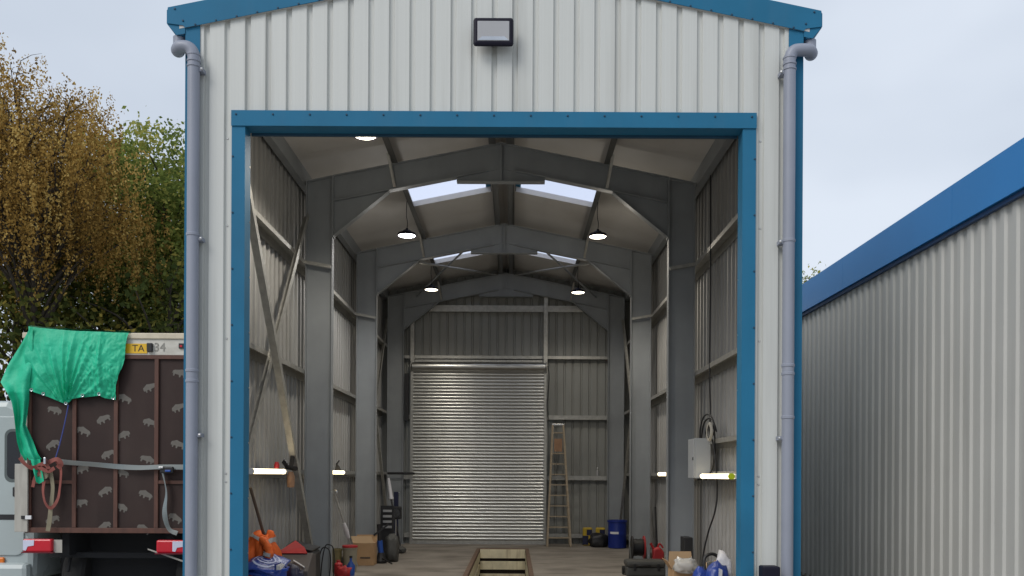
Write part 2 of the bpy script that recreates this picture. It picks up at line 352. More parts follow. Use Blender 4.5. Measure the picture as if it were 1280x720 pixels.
# verge flashings on the front gable
for sgn in (-1, 1):
    f = MB(); x1 = 3.17
    tp = lambda x: 6.80-.205*x
    f.sy([(CX, tp(0)), (CX+sgn*x1, tp(x1)), (CX+sgn*(x1+.005), tp(x1)-.155), (CX+sgn*3.02, tp(x1)-.175), (CX+sgn*3.0, tp(3.0)-.232), (CX, tp(0)-.232)], Y0-.03, Y0-.024)
    f.sy([(CX, tp(0)), (CX+sgn*x1, tp(x1)), (CX+sgn*x1, tp(x1)-.006), (CX, tp(0)-.006)], Y0-.024, Y0+.2)
    v = f.build('verge_flashing', 'trim_blue', W, bevel=.0015)
    s = MB().lathe([(.010,0),(.010,-.006),(.006,-.009)], n=8, axis='y').mesh('screw', 'screw_blue')
    for k in range(15):
        x = .1+k*.2
        link('screw', s, v, (CX+sgn*x, Y0-.03, tp(x)-.222))
    link('screw', s, v, (CX+sgn*3.1, Y0-.03, tp(3.1)-.03)); link('screw', s, v, (CX+sgn*3.02, Y0-.03, tp(3.0)-.165))
    # eaves gutter
    gt = MB(); o = lambda x: CX+sgn*x
    gp = [(o(3.003),6.13),(o(3.003),5.90),(o(3.09),5.885),(o(3.185),6.0),(o(3.185),6.15),(o(3.18),6.15),(o(3.18),6.003),(o(3.088),5.891),(o(3.009),5.905),(o(3.009),6.13)]
    gt.sy(gp, Y0+.002, YB+.1)
    gt.sy([(o(3.005),6.13),(o(3.005),5.902),(o(3.089),5.888),(o(3.183),6.0),(o(3.183),6.13)], Y0-.018, Y0-.012)
    gt.build('gutter', 'trim_blue', W)
    # corner flashing
    cf = MB(); cf.box(min(o(3.004),o(2.862)), max(o(3.004),o(2.862)), Y0-.010, Y0-.005, .02, 6.03)
    cf.box(min(o(3.004),o(2.999)), max(o(3.004),o(2.999)), Y0-.005, Y0+.16, .02, 5.88)
    cf.build('corner_flashing', 'trim_blue', W)
    # downpipe
    px, py, pr_ = CX+(-2.893 if sgn < 0 else 2.846), Y0-.085, .057
    ox = CX+sgn*3.09
    dp = MB().tube([(px,py,5.62),(px,py,.12)], pr_, 20)
    d = dp.build('downpipe', 'pipe_grey', W, smooth=40)
    path = [Vector((ox, Y0+.06, 5.90)), Vector((ox, Y0+.06, 5.83))]
    path += arc((ox, Y0-.025, 5.83), .085, 0, -80, 6, ((0,1,0),(0,0,1)))[1:]
    pts = [path[0], path[1], Vector((ox, Y0+.045, 5.765)), Vector((ox-sgn*.015, Y0-.03, 5.735)), Vector((ox-sgn*.06, py+.01, 5.742)), Vector((px+sgn*.06, py, 5.735)), Vector((px+sgn*.018, py, 5.70)), Vector((px, py, 5.645)), Vector((px, py, 5.60))]
    el_ = MB().tube(smooth_path(pts, 5), pr_*1.03, 20).build('elbow', 'pipe_grey', d, smooth=50)
    for z in (5.66, 5.60, 5.55): MB().lathe([(pr_*1.02,-.012),(pr_*1.12,-.008),(pr_*1.12,.008),(pr_*1.02,.012)], (px,py,z), 20).build('collar', 'pipe_grey', d, smooth=40)
    for z in ((3.93, 2.62, 2.52) if sgn < 0 else (3.90, 2.70, 2.62, 2.2)):
        MB().lathe([(pr_*1.02,-.016),(pr_*1.1,-.011),(pr_*1.1,.011),(pr_*1.02,.016)], (px,py,z), 20).build('collar', 'pipe_grey', d, smooth=40)
    for z in (5.52, 3.89, 2.0):
        b = MB().box(px-sgn*.06-.03, px-sgn*.06+.03, py-.012, Y0-.005, z-.018, z+.018).build('bracket', 'pipe_grey', d)
        MB().lathe([(.013,0),(.013,-.012),(.004,-.016)], (px-sgn*.082, py-.012, z), 8, 'y').build('screw', 'screw_steel', b)
    # jamb trim, folded round the opening
    j = MB()
    xo, xi = CX+sgn*2.545, CX+sgn*2.415
    j.box(min(xo,xi), max(xo,xi), Y0-.022, Y0-.016, .02, 5.03)
    j.box(min(xi,xi+sgn*.004), max(xi,xi+sgn*.004), Y0-.016, Y0+.15, .02, 5.03)
    j.box(min(xo,xo-sgn*.004), max(xo,xo-sgn*.004), Y0-.016, Y0-.002, .02, 5.03)
    jo = j.build('jamb_trim', 'trim_blue', W)
    for k in range(9):
        z = .35+k*.545; link('screw', s, jo, (xo-sgn*.012, Y0-.022, z))
        MB().lathe([(.009,0),(.009,.005)], (xi, Y0+.13, z-.05), 8, 'x').build('screw', 'screw_steel', jo)
l = MB(); l.box(CX-2.547, CX+2.547, Y0-.034, Y0-.028, 5.005, 5.155); l.box(CX-2.547, CX+2.547, Y0-.028, Y0-.002, 5.150, 5.155)
l.box(CX-2.42, CX+2.42, Y0-.028, Y0+.15, 5.005, 5.010)
lo = l.build('lintel_trim', 'trim_blue', W)
for k in range(15): link('screw', s, lo, (CX-2.5+k*(5/14), Y0-.034, 5.115))
MB().box(CX-2.41, CX+2.41, Y0+.16, Y0+.19, 4.985, 5.02).build('lintel_angle', 'trim_blue_dark', W)
scr = MB().lathe([(.011,0),(.011,-.006),(.007,-.01)], n=8, axis='y').mesh('screw', 'screw_steel')
for sgn in (-1,1):
    for z in (.55, 1.55, 1.63, 2.95, 4.05, 4.9): link('screw', scr, W, (CX+sgn*2.6, Y0+.03, z))
# ---- steel frame
def portal(y, front=False):
    ci = 2.50 if front else 2.40
    fw, tf, tw = .062, .014, .006
    for s_ in (-1, 1):
        X = lambda x: CX+s_*x
        c = MB()
        c.sy([(X(ci+tf),0),(X(2.78-tf),0),(X(2.78-tf),rt(2.78)-.02),(X(ci+tf),rt(ci)-.03)], y-tw, y+tw)
        c.sy([(X(ci),0),(X(ci+tf),0),(X(ci+tf),rt(ci)-.01),(X(ci),rt(ci)-.01)], y-fw, y+fw)
        c.sy([(X(2.78-tf),0),(X(2.78),0),(X(2.78),rt(2.78)),(X(2.78-tf),rt(2.78))], y-fw, y+fw)
        c.sy([(X(ci+tf),rt(ci)-.018),(X(2.78-tf),rt(2.78)-.018),(X(2.78-tf),rt(2.78)-.004),(X(ci+tf),rt(ci)-.004)], y-fw, y+fw)
        c.build('column', 'steel_paint', W)
        MB().box(min(X(ci-.03),X(2.82)), max(X(ci-.03),X(2.82)), y-.13, y+.13, .004, .022).build('base_plate', 'steel_paint', W)
        if front: continue
        r = MB(); a, b = 2.398, 0.0
        r.sy([(X(a),rt(a)-tf),(X(b),rt(b)-tf),(X(b),rt(b)-.37+tf),(X(a),rt(a)-.37+tf)], y-tw, y+tw)
        r.sy([(X(a),rt(a)),(X(b),rt(b)),(X(b),rt(b)-tf),(X(a),rt(a)-tf)], y-fw, y+fw)
        r.sy([(X(a),rt(a)-.37+tf),(X(.2),rt(.2)-.37+tf),(X(.2),rt(.2)-.37),(X(a),rt(a)-.37)], y-fw, y+fw)
        r.sy([(X(2.384),rt(2.384)-.005),(X(2.398),rt(2.398)-.005),(X(2.398),5.02),(X(2.384),5.02)], y-fw-.005, y+fw+.005)
        r.build('rafter', 'steel_paint', W)
        h = MB()
        h.sy([(X(2.39),rt(2.39)-.372),(X(1.60),rt(1.6)-.372),(X(2.39),5.05)], y-tw, y+tw)
        h.sy([(X(2.39),5.05),(X(1.60),rt(1.6)-.372),(X(1.60),rt(1.6)-.385),(X(2.39),5.035)], y-fw, y+fw)
        h.build('eaves_haunch', 'steel_paint', W)
    if not front:
        h = MB()
        b_ = 5.82
        h.sy([(CX-.63,rt(.63)-.372),(CX,rt(0)-.36),(CX+.63,rt(.63)-.372),(CX+.63,b_+.012),(CX-.63,b_+.012)], y-tw, y+tw)
        h.sy([(CX-.63,b_),(CX+.63,b_),(CX+.63,b_+.012),(CX-.63,b_+.012)], y-fw, y+fw)
        h.box(CX-.012, CX+.012, y-fw, y+fw, b_+.013, rt(0)-.02)
        h.build('apex_haunch', 'steel_paint', W)
portal(Y0+.30, True)
for y in (Y1, Y2, Y3): portal(y)
# purlins: Z sections over the rafters
def purlin(xc, name='purlin'):
    s_ = -1 if xc < 0 else 1
    z = rt(xc)+.002; m = MB(); h = .175; x = CX+xc
    m.box(x-.003, x+.003, Y0+.05, YB-.05, z, z+h)
    m.box(x-.08, x-.003, Y0+.05, YB-.05, z, z+.004) if s_ > 0 else m.box(x+.003, x+.08, Y0+.05, YB-.05, z, z+.004)
    m.box(x-.003, x+.06, Y0+.05, YB-.05, z+h-.004, z+h) if s_ > 0 else m.box(x-.06, x+.003, Y0+.05, YB-.05, z+h-.004, z+h)
    m.build(name, 'purlin_steel', W)
for xc in (-.155, .155, -1.55, 1.55): purlin(xc)
for s_ in (-1, 1):                                   # eaves beams
    m = MB(); x = CX+s_*2.80
    m.box(min(x,x+s_*.006), max(x,x+s_*.006), Y0+.05, YB-.05, 5.78, 6.0)
    m.box(min(x,x+s_*.1), max(x,x+s_*.1), Y0+.05, YB-.05, 5.774, 5.78)
    m.build('eaves_beam', 'steel_paint', W)
# rafter stays and rail stays
for y in (Y1, Y2, Y3):
    for s_ in (-1, 1):
        x = CX+s_*1.55
        m = MB().bar((x, y-.36, rt(1.55)+.03), (x-s_*.055, y-.07, rt(1.55)-.34), .045, .006, (1,0,0))
        m.bar((x+s_*.02, y-.36, rt(1.55)+.03), (x-s_*.035, y-.07, rt(1.55)-.34), .006, .035, (1,0,0)).build('rafter_stay', 'galvanised', W)
# side rails
def side_rail(s_, z, ya, yb):
    m = MB(); X = lambda x: CX+s_*x
    lo_, hi_ = sorted((X(2.785), X(2.935)))
    m.box(lo_, hi_, ya, yb, z+.056, z+.06)                          # top flange
    x2 = X(2.785); m.box(min(x2,x2+s_*.004), max(x2,x2+s_*.004), ya, yb, z-.0, z+.056)
    x3 = X(2.935); m.box(min(x3,x3-s_*.004), max(x3,x3-s_*.004), ya, yb, z-.055, z+.056)
    m.build('side_rail', 'galvanised', W)
for s_ in (-1, 1):
    for z in (4.62, 3.06, 1.63, .18):
        for ya, yb in ((Y0+.2, Y1-.004), (Y1+.004, Y2-.004), (Y2+.004, YB-.06)): side_rail(s_, z, ya, yb)
    for y in (Y1, Y2):
        for z in (4.62,):
            MB().bar((CX+s_*2.80, y-.10, z+.03), (CX+s_*2.41, y-.10, z-.04), .03, .045, (0,0,1)).build('rail_stay', 'galvanised', W)
side_rail(1, 2.05, 9.2, 11.95)
# wall bracing
def angle_bar(p0, p1, w_, name, parent=W, mt='galvanised', up=(1,0,0)):
    m = MB().bar(p0, p1, .006, w_, (0,0,1)) if False else MB()
    p0, p1 = Vector(p0), Vector(p1); d = (p1-p0).normalized(); u = Vector(up); a = d.cross(u).normalized()
    m.bar(p0, p1, w_, .006, up); m.bar(p0+a*(w_/2-.003)-u*(w_/2-.003), p1+a*(w_/2-.003)-u*(w_/2-.003), .006, w_-.008, up)
    return m.build(name, mt, parent)
angle_bar((-2.80, 8.45, 5.40), (-2.80, 12.16, .25), .085, 'wall_brace')
angle_bar((-2.93, 8.45, .62), (-2.93, 12.10, 5.30), .085, 'wall_brace')
for s_ in (-1, 1):
    angle_bar((CX+s_*2.70, Y2+.1, 5.3), (CX+s_*2.70, Y3-.1, .3), .06, 'wall_brace')
    angle_bar((CX+s_*2.76, Y2+.1, .3), (CX+s_*2.76, Y3-.1, 5.3), .06, 'wall_brace')
    MB().tube([(CX+s_*1.62, Y2+.06, rt(1.6)-.40), (CX+s_*.22, Y3-.1, rt(.2)-.02)], .022, 8).build('roof_brace', 'galvanised', W, smooth=40)
    MB().tube([(CX+s_*.62, Y2+.08, rt(.6)-.22), (CX+s_*2.1, Y3-.1, rt(2.1)-.16)], .02, 8).build('roof_brace', 'steel_paint', W, smooth=40)
# roof panels and rooflights
ys = [Y0-.02] + [8.75+k for k in range(12)] + [YB+.03]
def rp(x0, x1, ya, yb, z0, z1, name, mt, s_):
    m = MB(); X = lambda x: CX+s_*x
    m.sy([(X(x0), rt(x0)+z0), (X(x1), rt(x1)+z0), (X(x1), rt(x1)+z1), (X(x0), rt(x0)+z1)], ya, yb)
    return m.build(name, mt, W)
for ya, yb in zip(ys, ys[1:]):
    for s_ in (-1, 1):
        if abs(ya-13.75) < .01 or abs(ya-17.75) < .01:
            rp(0.002, .20, ya, yb-.003, .18, .27, 'roof_panel', 'roof_liner', s_); rp(1.56, 3.06, ya, yb-.003, .18, .27, 'roof_panel', 'roof_liner', s_)
            rp(.19, 1.57, ya-.02, yb+.02, .275, .283, 'rooflight', 'rooflight', s_)
        else: rp(0.002, 3.06, ya, yb-.003, .18, .27, 'roof_panel', 'roof_liner', s_)
MB().sy([(CX-.3, rt(.3)+.272),(CX,rt(0)+.272),(CX+.3,rt(.3)+.272),(CX+.3,rt(.3)+.28),(CX,rt(0)+.29),(CX-.3,rt(.3)+.28)], Y0-.02, YB+.03).build('ridge_flashing', 'trim_blue', W)
# rear wall rails and posts
def rear_rail(x0, x1, z, h=.12):
    m = MB(); m.box(x0, x1, YB-.16, YB-.155, z-h/2, z+h/2); m.box(x0, x1, YB-.155, YB-.02, z+h/2-.004, z+h/2); m.build('rear_rail', 'galvanised', W)
rear_rail(CX-2.4, CX+2.4, 5.57, .15); rear_rail(CX-2.4, CX+2.4, 4.42, .07); rear_rail(SHL+.02, SHR-.02, 4.33, .05)
for z in (3.0, 1.57, .2): rear_rail(SHR+.06, CX+2.4, z, .10); rear_rail(CX-2.4, SHL-.061, z, .10)
for x in (SHL-.03, SHR+.03): MB().box(x-.045, x+.045, YB-.26, YB-.17, 0, 5.62 if x < 0 else 6.0).build('rear_post', 'galvanised', W)
# roller shutter
sh = MB().lathe([(.105,SHL-.02),(.105,SHR+.02)], (0, Y3-.02, 4.17), 24, 'x').build('roller_shutter', 'shutter_steel', W, smooth=40)
pitch = .0775; n = 52
prof = []
for k in range(9):
    t = k/8; z = t*pitch; prof.append((-.021*math.sin(math.pi*t)**.7 if 0 < t < 1 else 0, z))
sm = MB()
for (ya,za),(yb,zb) in zip(prof, prof[1:]): sm.add([(SHL,ya,za),(SHR,ya,za),(SHR,yb,zb),(SHL,yb,zb)], [(0,1,2,3)])
slat = sm.mesh('slat', 'shutter_steel', smooth=70, recalc=False)
for k in range(n): link('slat', slat, sh, (0, Y3+.03, .085+k*pitch))
MB().box(SHL, SHR, Y3, Y3+.035, .012, .085).build('bottom_rail', 'galvanised', sh)
for x in (SHL-.025, SHR+.025): MB().box(x-.03, x+.03, Y3-.02, Y3+.06, 0, 4.1).build('guide', 'galvanised', sh)
for x in (SHL-.05, SHR+.05): MB().lathe([(.13,-.006),(.13,.006)], (x, Y3-.02, 4.17), 20, 'x').build('end_plate', 'galvanised', sh, smooth=30)
MB().tube(smooth_path([(SHR+.08,Y3-.1,4.2),(SHR+.11,Y3-.1,3.9),(SHR+.07,Y3-.1,3.3),(SHR+.1,Y3-.1,2.9)]), .012, 6).build('chain', 'black_plastic', sh)
MB().box(SHL-.2, SHL-.1, Y3-.08, Y3+.02, 2.9, 4.0).build('chain_box', 'black_plastic', sh)

# ------------------------------------------------------------------ inspection pit
P_ = thing('inspection_pit', 'narrow inspection pit sunk in the concrete floor with cream lining and rusty edge', 'pit', ((PX0+PX1)/2, PY0, 0))
for (a,b,c,d) in ((PX0-.075,PX0,PY0-.075,PY1+.075),(PX1,PX1+.075,PY0-.075,PY1+.075),(PX0,PX1,PY1,PY1+.075),(PX0,PX1,PY0-.075,PY0)):
    MB().box(a,b,c,d,-.06,.012).build('edge_frame', 'rust_steel', P_, bevel=.003)
for x, s_ in ((PX0,-1),(PX1,1)):
    for k in range(5):
        z1 = -.062-k*.27; MB().box(min(x-s_*.0,x+s_*.05), max(x,x+s_*.05), PY0, PY1, z1-.205, z1).build('side_board', 'pit_cream', P_, bevel=.004)
    MB().box(min(x+s_*.051,x+s_*.07), max(x+s_*.051,x+s_*.07), PY0-.05, PY1+.05, -1.45, -.06).build('pit_wall', 'pit_dark', P_)
for k, (za,zb) in enumerate(((-.20,-.004),(-.45,-.265),(-.72,-.54),(-.98,-.79),(-1.25,-1.05))):
    MB().box(PX0+.004, PX1-.004, PY1-.03, PY1+.004, za, zb).build('end_board', 'pit_cream', P_, bevel=.004)
MB().box(PX0-.05, PX1+.05, PY1+.03, PY1+.06, -1.45, -.06).build('pit_wall', 'pit_dark', P_)
MB().box(PX0-.05, PX1+.05, PY0-.06, PY0-.03, -1.45, -.06).build('pit_wall', 'pit_dark', P_)
MB().box(PX0-.06, PX1+.06, PY0-.06, PY1+.06, -1.47, -1.45).build('pit_base', 'pit_dark', P_)

# ------------------------------------------------------------------ lamps
def pendant(x, y, z, col, e, label, kind):
    t = thing('pendant_lamp', label, 'lamp', (x, y, z), 'round lamps hung from the purlins')
    MB().lathe([(.03,.085),(.06,.075),(.08,.05),(.14,.03),(.152,.005),(.152,-.014),(.142,-.014),(.136,-.002)], (x,y,z), 28).build('housing', 'lamp_black', t, smooth=40)
    MB().lathe([(.136,-.004),(.128,-.014),(.08,-.022),(.0001,-.025)], (x,y,z), 28, cap=False).build('lens', kind, t, smooth=50)
    zt = rt(1.55)+.05
    MB().tube(smooth_path([(x,y,z+.085),(x+.008,y,z+.2),(x-.01,y,z+.34),(x,y,zt)]), .006, 6).build('cord', 'cable', t)
    MB().tube([(x,y,z+.085),(x,y,z+.11)], .02, 8).build('hook', 'lamp_black', t)
    ld = bpy.data.lights.new('lamp_glow', 'SPOT'); ld.energy = e; ld.color = col; ld.spot_size = R(156); ld.spot_blend = .5; ld.shadow_soft_size = .1
    lo_ = bpy.data.objects.new('lamp_glow', ld); C.objects.link(lo_); lo_.location = (x,y,z-.13)
    lo_.parent = t; lo_.matrix_parent_inverse = WM[t.name]
    ld = bpy.data.lights.new('lens_spill', 'POINT'); ld.energy = e*.065; ld.color = col; ld.shadow_soft_size = .09
    lo_ = bpy.data.objects.new('lens_spill', ld); C.objects.link(lo_); lo_.location = (x,y,z-.16); lo_.parent = t; lo_.matrix_parent_inverse = WM[t.name]
xl, xr = CX-1.55, CX+1.55
WCOL, CCOL = (1,.92,.79), (1,.97,.92)
pendant(xl, 10.0, 5.60, WCOL, 165, 'round lamp hung just inside the front lintel', 'led_warm')
pendant(xl, 13.9, 5.52, CCOL, 165, 'cool white round lamp hung between first and second roof frames', 'led_cool')
pendant(xr, 13.9, 5.52, WCOL, 165, 'warm round lamp hung between first and second roof frames', 'led_warm')
pendant(xl, 18.0, 5.53, WCOL, 58, 'round lamp before rear roof frame, on the ladder-free side of the shutter', 'led_warm')
pendant(xr, 18.2, 5.53, WCOL, 58, 'round lamp before rear roof frame, above the step ladder side', 'led_warm')
def strip(x, ya, yb, z, label, endcol):
    s_ = 1 if x > CX else -1
    t = thing('strip_light', label, 'strip light', (x, ya, z), 'tube lights on the wall rails')
    MB().box(min(x+s_*.04,x+s_*.075), max(x+s_*.04,x+s_*.075), ya, yb, z-.03, z+.03).build('batten', 'pure_white', t)
    MB().tube([(x,ya+.04,z),(x,yb-.04,z)], .030, 12).build('tube', 'tube_warm', t, smooth=50)
    for y in (ya, yb-.04): MB().tube([(x,y,z),(x,y+.04,z)], .036, 12).build('end_cap', endcol if y == ya else 'pure_white', t, smooth=50)
strip(CX-2.70, 9.45, 10.85, 1.66, 'lit tube light on the rail behind the crossed wall braces', 'pure_white')
strip(CX-2.70, 13.3, 14.6, 1.66, 'lit tube light on the rail above the red lidded bucket', 'pure_white')
strip(CX+2.68, 9.70, 11.25, 1.63, 'lit tube light with lime end cap beneath the electrical box', 'lime')
strip(CX+2.70, 13.3, 14.7, 1.66, 'lit tube light on the rail above the hose reel', 'pure_white')
fl = thing('floodlight', 'black framed floodlight fixed to the cladding under the gable', 'floodlight', (CX, Y0-.12, 5.75))
MB().box(CX-.20, CX+.185, Y0-.14, Y0-.09, 5.745, 6.015).build('housing', 'lamp_black', fl, bevel=.025)
MB().box(CX-.16, CX+.145, Y0-.1435, Y0-.135, 5.785, 5.975).build('lens', 'lamp_glass', fl, bevel=.004)
MB().sy([(CX-.155,5.79),(CX+.14,5.79),(CX+.10,5.825),(CX-.115,5.825)], Y0-.146, Y0-.1437).build('reflector', 'reflector', fl)
MB().box(CX-.08, CX+.065, Y0-.09, Y0, 5.84, 5.92).build('bracket', 'lamp_black', fl)

# ------------------------------------------------------------------ neighbouring building
NX, NZ = 4.66, 4.67
N = thing('neighbouring_building', 'low grey ribbed building with a deep bright blue fascia', 'building', (NX, 6, 0))
def nprof(y0, y1):
    b = []; k = math.floor(y0/.2)-1
    while k*.2 < y1+.2:
        c = k*.2; b += [(c-.0525,.0),(c-.0325,.023),(c+.0325,.023),(c+.0525,0)]; k += 1
    def at(u):
        for (a,da),(bb,db) in zip(b,b[1:]):
            if a <= u <= bb: return da+(db-da)*(u-a)/(bb-a)
    return sorted([(u,d) for u,d in b if y0 < u < y1]+[(y0,at(y0)),(y1,at(y1))])
for k in range(24):
    sheet(nprof(6+k, 7+k), lambda m,u: .05, lambda m,u: 4.25, lambda u,d,z: (NX+.0-d+.023, u, z)).build('cladding_sheet', 'neigh_clad', N, recalc=False)
for k in range(8):
    m = MB(); y0, y1 = 6+3*k, 9+3*k-.004
    m.sx([(y0,4.262),(y1,4.262),(y1,4.70),(y0,4.70)], NX-.075, NX-.070); m.box(NX-.075, NX+.3, y0, y1, 4.70, 4.706); m.box(NX-.07, NX-.0, y0, y1, 4.262, 4.266)
    m.build('fascia_panel', 'fascia_blue', N)
MB().box(NX-.045, NX-.0, 6, 30, 4.215, 4.258).build('drip_trim', 'fascia_shadow', N)
MB().box(NX+.3, NX+12, 6, 30, 4.6, 4.66).build('roof', 'roof_sheet', N)
for (a,b,c,d) in ((NX+.04,NX+12,6,6.05),(NX+.04,NX+12,29.95,30),(NX+11.95,NX+12,6.05,29.95)): MB().box(a,b,c,d,.0,4.6).build('wall', 'neigh_clad', N)
MB().box(NX+.01, NX+.04, 6.05, 29.95, 0, .08).build('plinth', 'concrete', N)

# ------------------------------------------------------------------ parked truck with boarded rear
TY = 9.3
def T(x, y, d=TY): return (VX*0 + (x-VX)*d/F, d, EYE-(y-VY)*d/F)
TL, TR, TB, TT = -5.33, -3.42, .99, 3.14
K = thing('box_truck', 'box truck whose rear is closed with printed dark plywood on red brown battens', 'truck', (-4.4, TY, 0))
MB().box(TL, TR, TY+.03, 13.6, TB, TT-.02).build('cargo_body', 'board_white', K)
xs = [-5.29, -4.78, -4.335, -3.885, TR]
bx = [-5.262, -4.775, -4.325, -3.885, -3.44]
for a, b in zip(bx, bx[1:]):
    MB().box(a+.004, b-.004, TY+.002, TY+.026, TB+.02, 2.90).build('plywood_panel', 'ply', K)
bm_ = MB()
for x in bx: MB().box(x-.022, x+.022, TY-.022, TY+.001, TB+.046, 2.868).build('batten', 'batten', K, bevel=.003)
MB().box(TL+.03, TR, TY-.024, TY+.001, 2.869, 2.912).build('batten', 'batten', K, bevel=.003)
MB().box(TL+.03, TR, TY-.03, TY+.02, TB-.01, TB+.045).build('batten', 'batten', K, bevel=.003)
for a, b, z in ((bx[0]+.024, bx[1]-.024, 1.53), (bx[3]+.024, bx[4]-.024, 1.535)): MB().box(a, b, TY-.018, TY+.001, z-.018, z+.018).build('batten', 'batten', K)
MB().box(TL, TR, TY-.012, TY+.028, 2.915, 3.085).build('header_board', 'board_white', K)
MB().box(TL-.01, TR+.01, TY-.03, TY+.06, 3.087, 3.15).build('roof_rail', 'rail_cream', K, bevel=.008)
MB().box(TL, TR, TY+.06, 13.6, 3.12, 3.14).build('roof', 'board_white', K)
np_ = MB().box(-4.33, -3.99, TY-.02, TY-.013, 2.93, 3.035).build('number_plate', 'plate_yellow', K)
link('lettering', text_mesh('TA', .105, 'black_plastic'), np_, (-4.085, TY-.021, 2.982), rot=(R(90),0,0))
link('lettering', text_mesh('34', .13, 'letter_grey', .003), K, (-3.855, TY-.014, 2.995), rot=(R(90),0,0))
MB().box(-3.985, -3.925, TY-.05, TY-.013, 2.945, 3.04).build('plate_lamp', 'black_plastic', K, bevel=.008)
ml = MB().box(-3.645, -3.58, TY-.03, TY-.013, 2.985, 3.04).build('marker_lamp', 'black_plastic', K, bevel=.004)
MB().box(-3.63, -3.605, TY-.034, TY-.031, 2.998, 3.02).build('lens', 'tail_red', ml)
MB().box(-5.395, -5.255, TY-.06, TY-.035, .99, 1.725).build('corner_plank', 'plank_grey', K, bevel=.003)
pt = MB().box(-5.315, -5.27, TY-.075, TY-.061, 1.13, 1.165).build('latch', 'black_plastic', K)
MB().box(-5.268, -5.205, TY-.08, TY-.062, 1.128, 1.168).build('tag', 'pure_white', pt)
BIS = [(-.5,.02),(-.46,.2),(-.3,.3),(-.12,.42),(.08,.33),(.38,.25),(.5,.14),(.53,-.1),(.48,-.08),(.46,.02),(.43,-.34),(.34,-.34),(.31,-.12),(.03,-.16),(0,-.36),(-.09,-.36),(-.13,-.12),(-.26,-.13),(-.29,-.32),(-.37,-.32),(-.4,-.1),(-.47,-.16)]
bi = MB().add([(x*.155,0,z*.115) for x,z in BIS], [tuple(range(len(BIS)))]).mesh('print_mark', 'print_grey', recalc=False)
for k, (x,y) in enumerate([(68,516),(129,527),(104,542),(66,559),(155,501),(187,487),(224,469),(223,512),(187,531),(154,547),(222,558),(135,571),(184,577),(102,590),(152,594),(132,617),(182,621),(101,632),(151,637),(66,653),(219,650),(131,661),(180,664),(72,470),(118,480),(100,455)]):
    p = T(x, y)
    link('print_mark', bi, K, (p[0], TY-.0005, p[2]), rot=(0, R((-22 if k % 2 else 20)+rnd.uniform(-8,8)), 0)).scale = (1 if k % 3 else -1, 1, 1)
def tail(x0, x1, z0, z1, tilt, bracket):
    t = MB().box(x0, x1, TY-.075, TY+.0, z0, z1).build('tail_light', 'tail_red', K, bevel=.018)
    c = ((x0+x1)/2, TY, (z0+z1)/2)
    a = x0+.01 if bracket else x1-.13
    MB().sy([(a,z0+.02),(a+.03,z0+.015),(a+.05,z0+.06),(a+.115,z0+.07),(a+.12,z1-.012),(a,z1-.012)], TY-.080, TY-.0755).build('clear_lens', 'tail_white', t)
    MB().box(x0-.012, x1+.012, TY-.0745, TY+.005, z0-.012, z0-.001).build('surround', 'tail_dark', t)
    if bracket: MB().box(x1+.0, x1+.09, TY-.03, TY-.025, z0-.01, z1-.01).build('bracket', 'plank_grey', t)
    return t
tail(-5.30, -4.985, .775, .915, 0, True)
tr = tail(-3.86, -3.55, .77, .91, 0, False)
MB().add([(-3.97,TY-.02,.80),(-3.56,TY-.02,.66),(-3.56,TY-.02,.68),(-3.97,TY-.02,.815)], [(0,1,2,3)]).build('bracket', 'plank_grey', tr, solid=.004)
for x in (-4.95, -3.80):
    MB().box(x-.04, x+.04, TY+.15, 13.4, .72, .985).build('chassis_rail', 'under_dark', K)
MB().box(-5.2, -3.5, TY+.3, TY+.36, .68, .74).build('cross_member', 'under_dark', K)
for x in (-5.02, -3.72):
    for y in (10.15, 12.7):
        wv = MB().lathe([(.2,-.13),(.40,-.13),(.43,-.10),(.43,.10),(.40,.13),(.2,.13)], (x, y, .43), 28, 'x').build('wheel', 'black_rubber', K, smooth=35)
        MB().lathe([(.03,-.14),(.16,-.10),(.21,-.12),(.21,.12),(.16,.10),(.03,.14)], (x, y, .43), 24, 'x').build('rim', 'wheel_steel', wv, smooth=35)
    MB().tube([(x, y_, z_) for y_, z_ in ((10.15+.52*math.cos(R(a)), .43+.5*math.sin(R(a))) for a in range(10, 171, 16))], .02, 6).build('mudguard', 'under_dark', K)
MB().box(-5.25, -3.5, TY+.62, TY+.64, .25, .95).build('mud_flap', 'under_dark', K)
cabb = MB().sx([(13.75,.5),(15.4,.5),(15.6,1.2),(15.3,2.4),(14.9,2.75),(13.75,2.75)], TL+.05, TR-.05).build('cab', 'van_body', K, bevel=.06)
MB().box(TL+.044, TL+.052, 14.0, 15.1, 1.6, 2.4).build('window', 'glass_dark', cabb)
tub = thing('plastic_tub', 'bright blue plastic tub on the ground under the truck tail', 'tub', (-3.95, 8.95, 0))
MB().lathe([(.22,0),(.27,.47),(.29,.475),(.29,.50),(.265,.50),(.215,.02)], (-3.98,8.95,0), 28).build('shell', 'plastic_blue', tub, smooth=40)
for sx_ in (-1, 1): MB().tube(smooth_path([(-3.98+sx_*.285,8.87,.46),(-3.98+sx_*.33,8.9,.45),(-3.98+sx_*.33,9.0,.45),(-3.98+sx_*.285,9.03,.46)],4), .012, 6).build('handle', 'plastic_blue', tub)

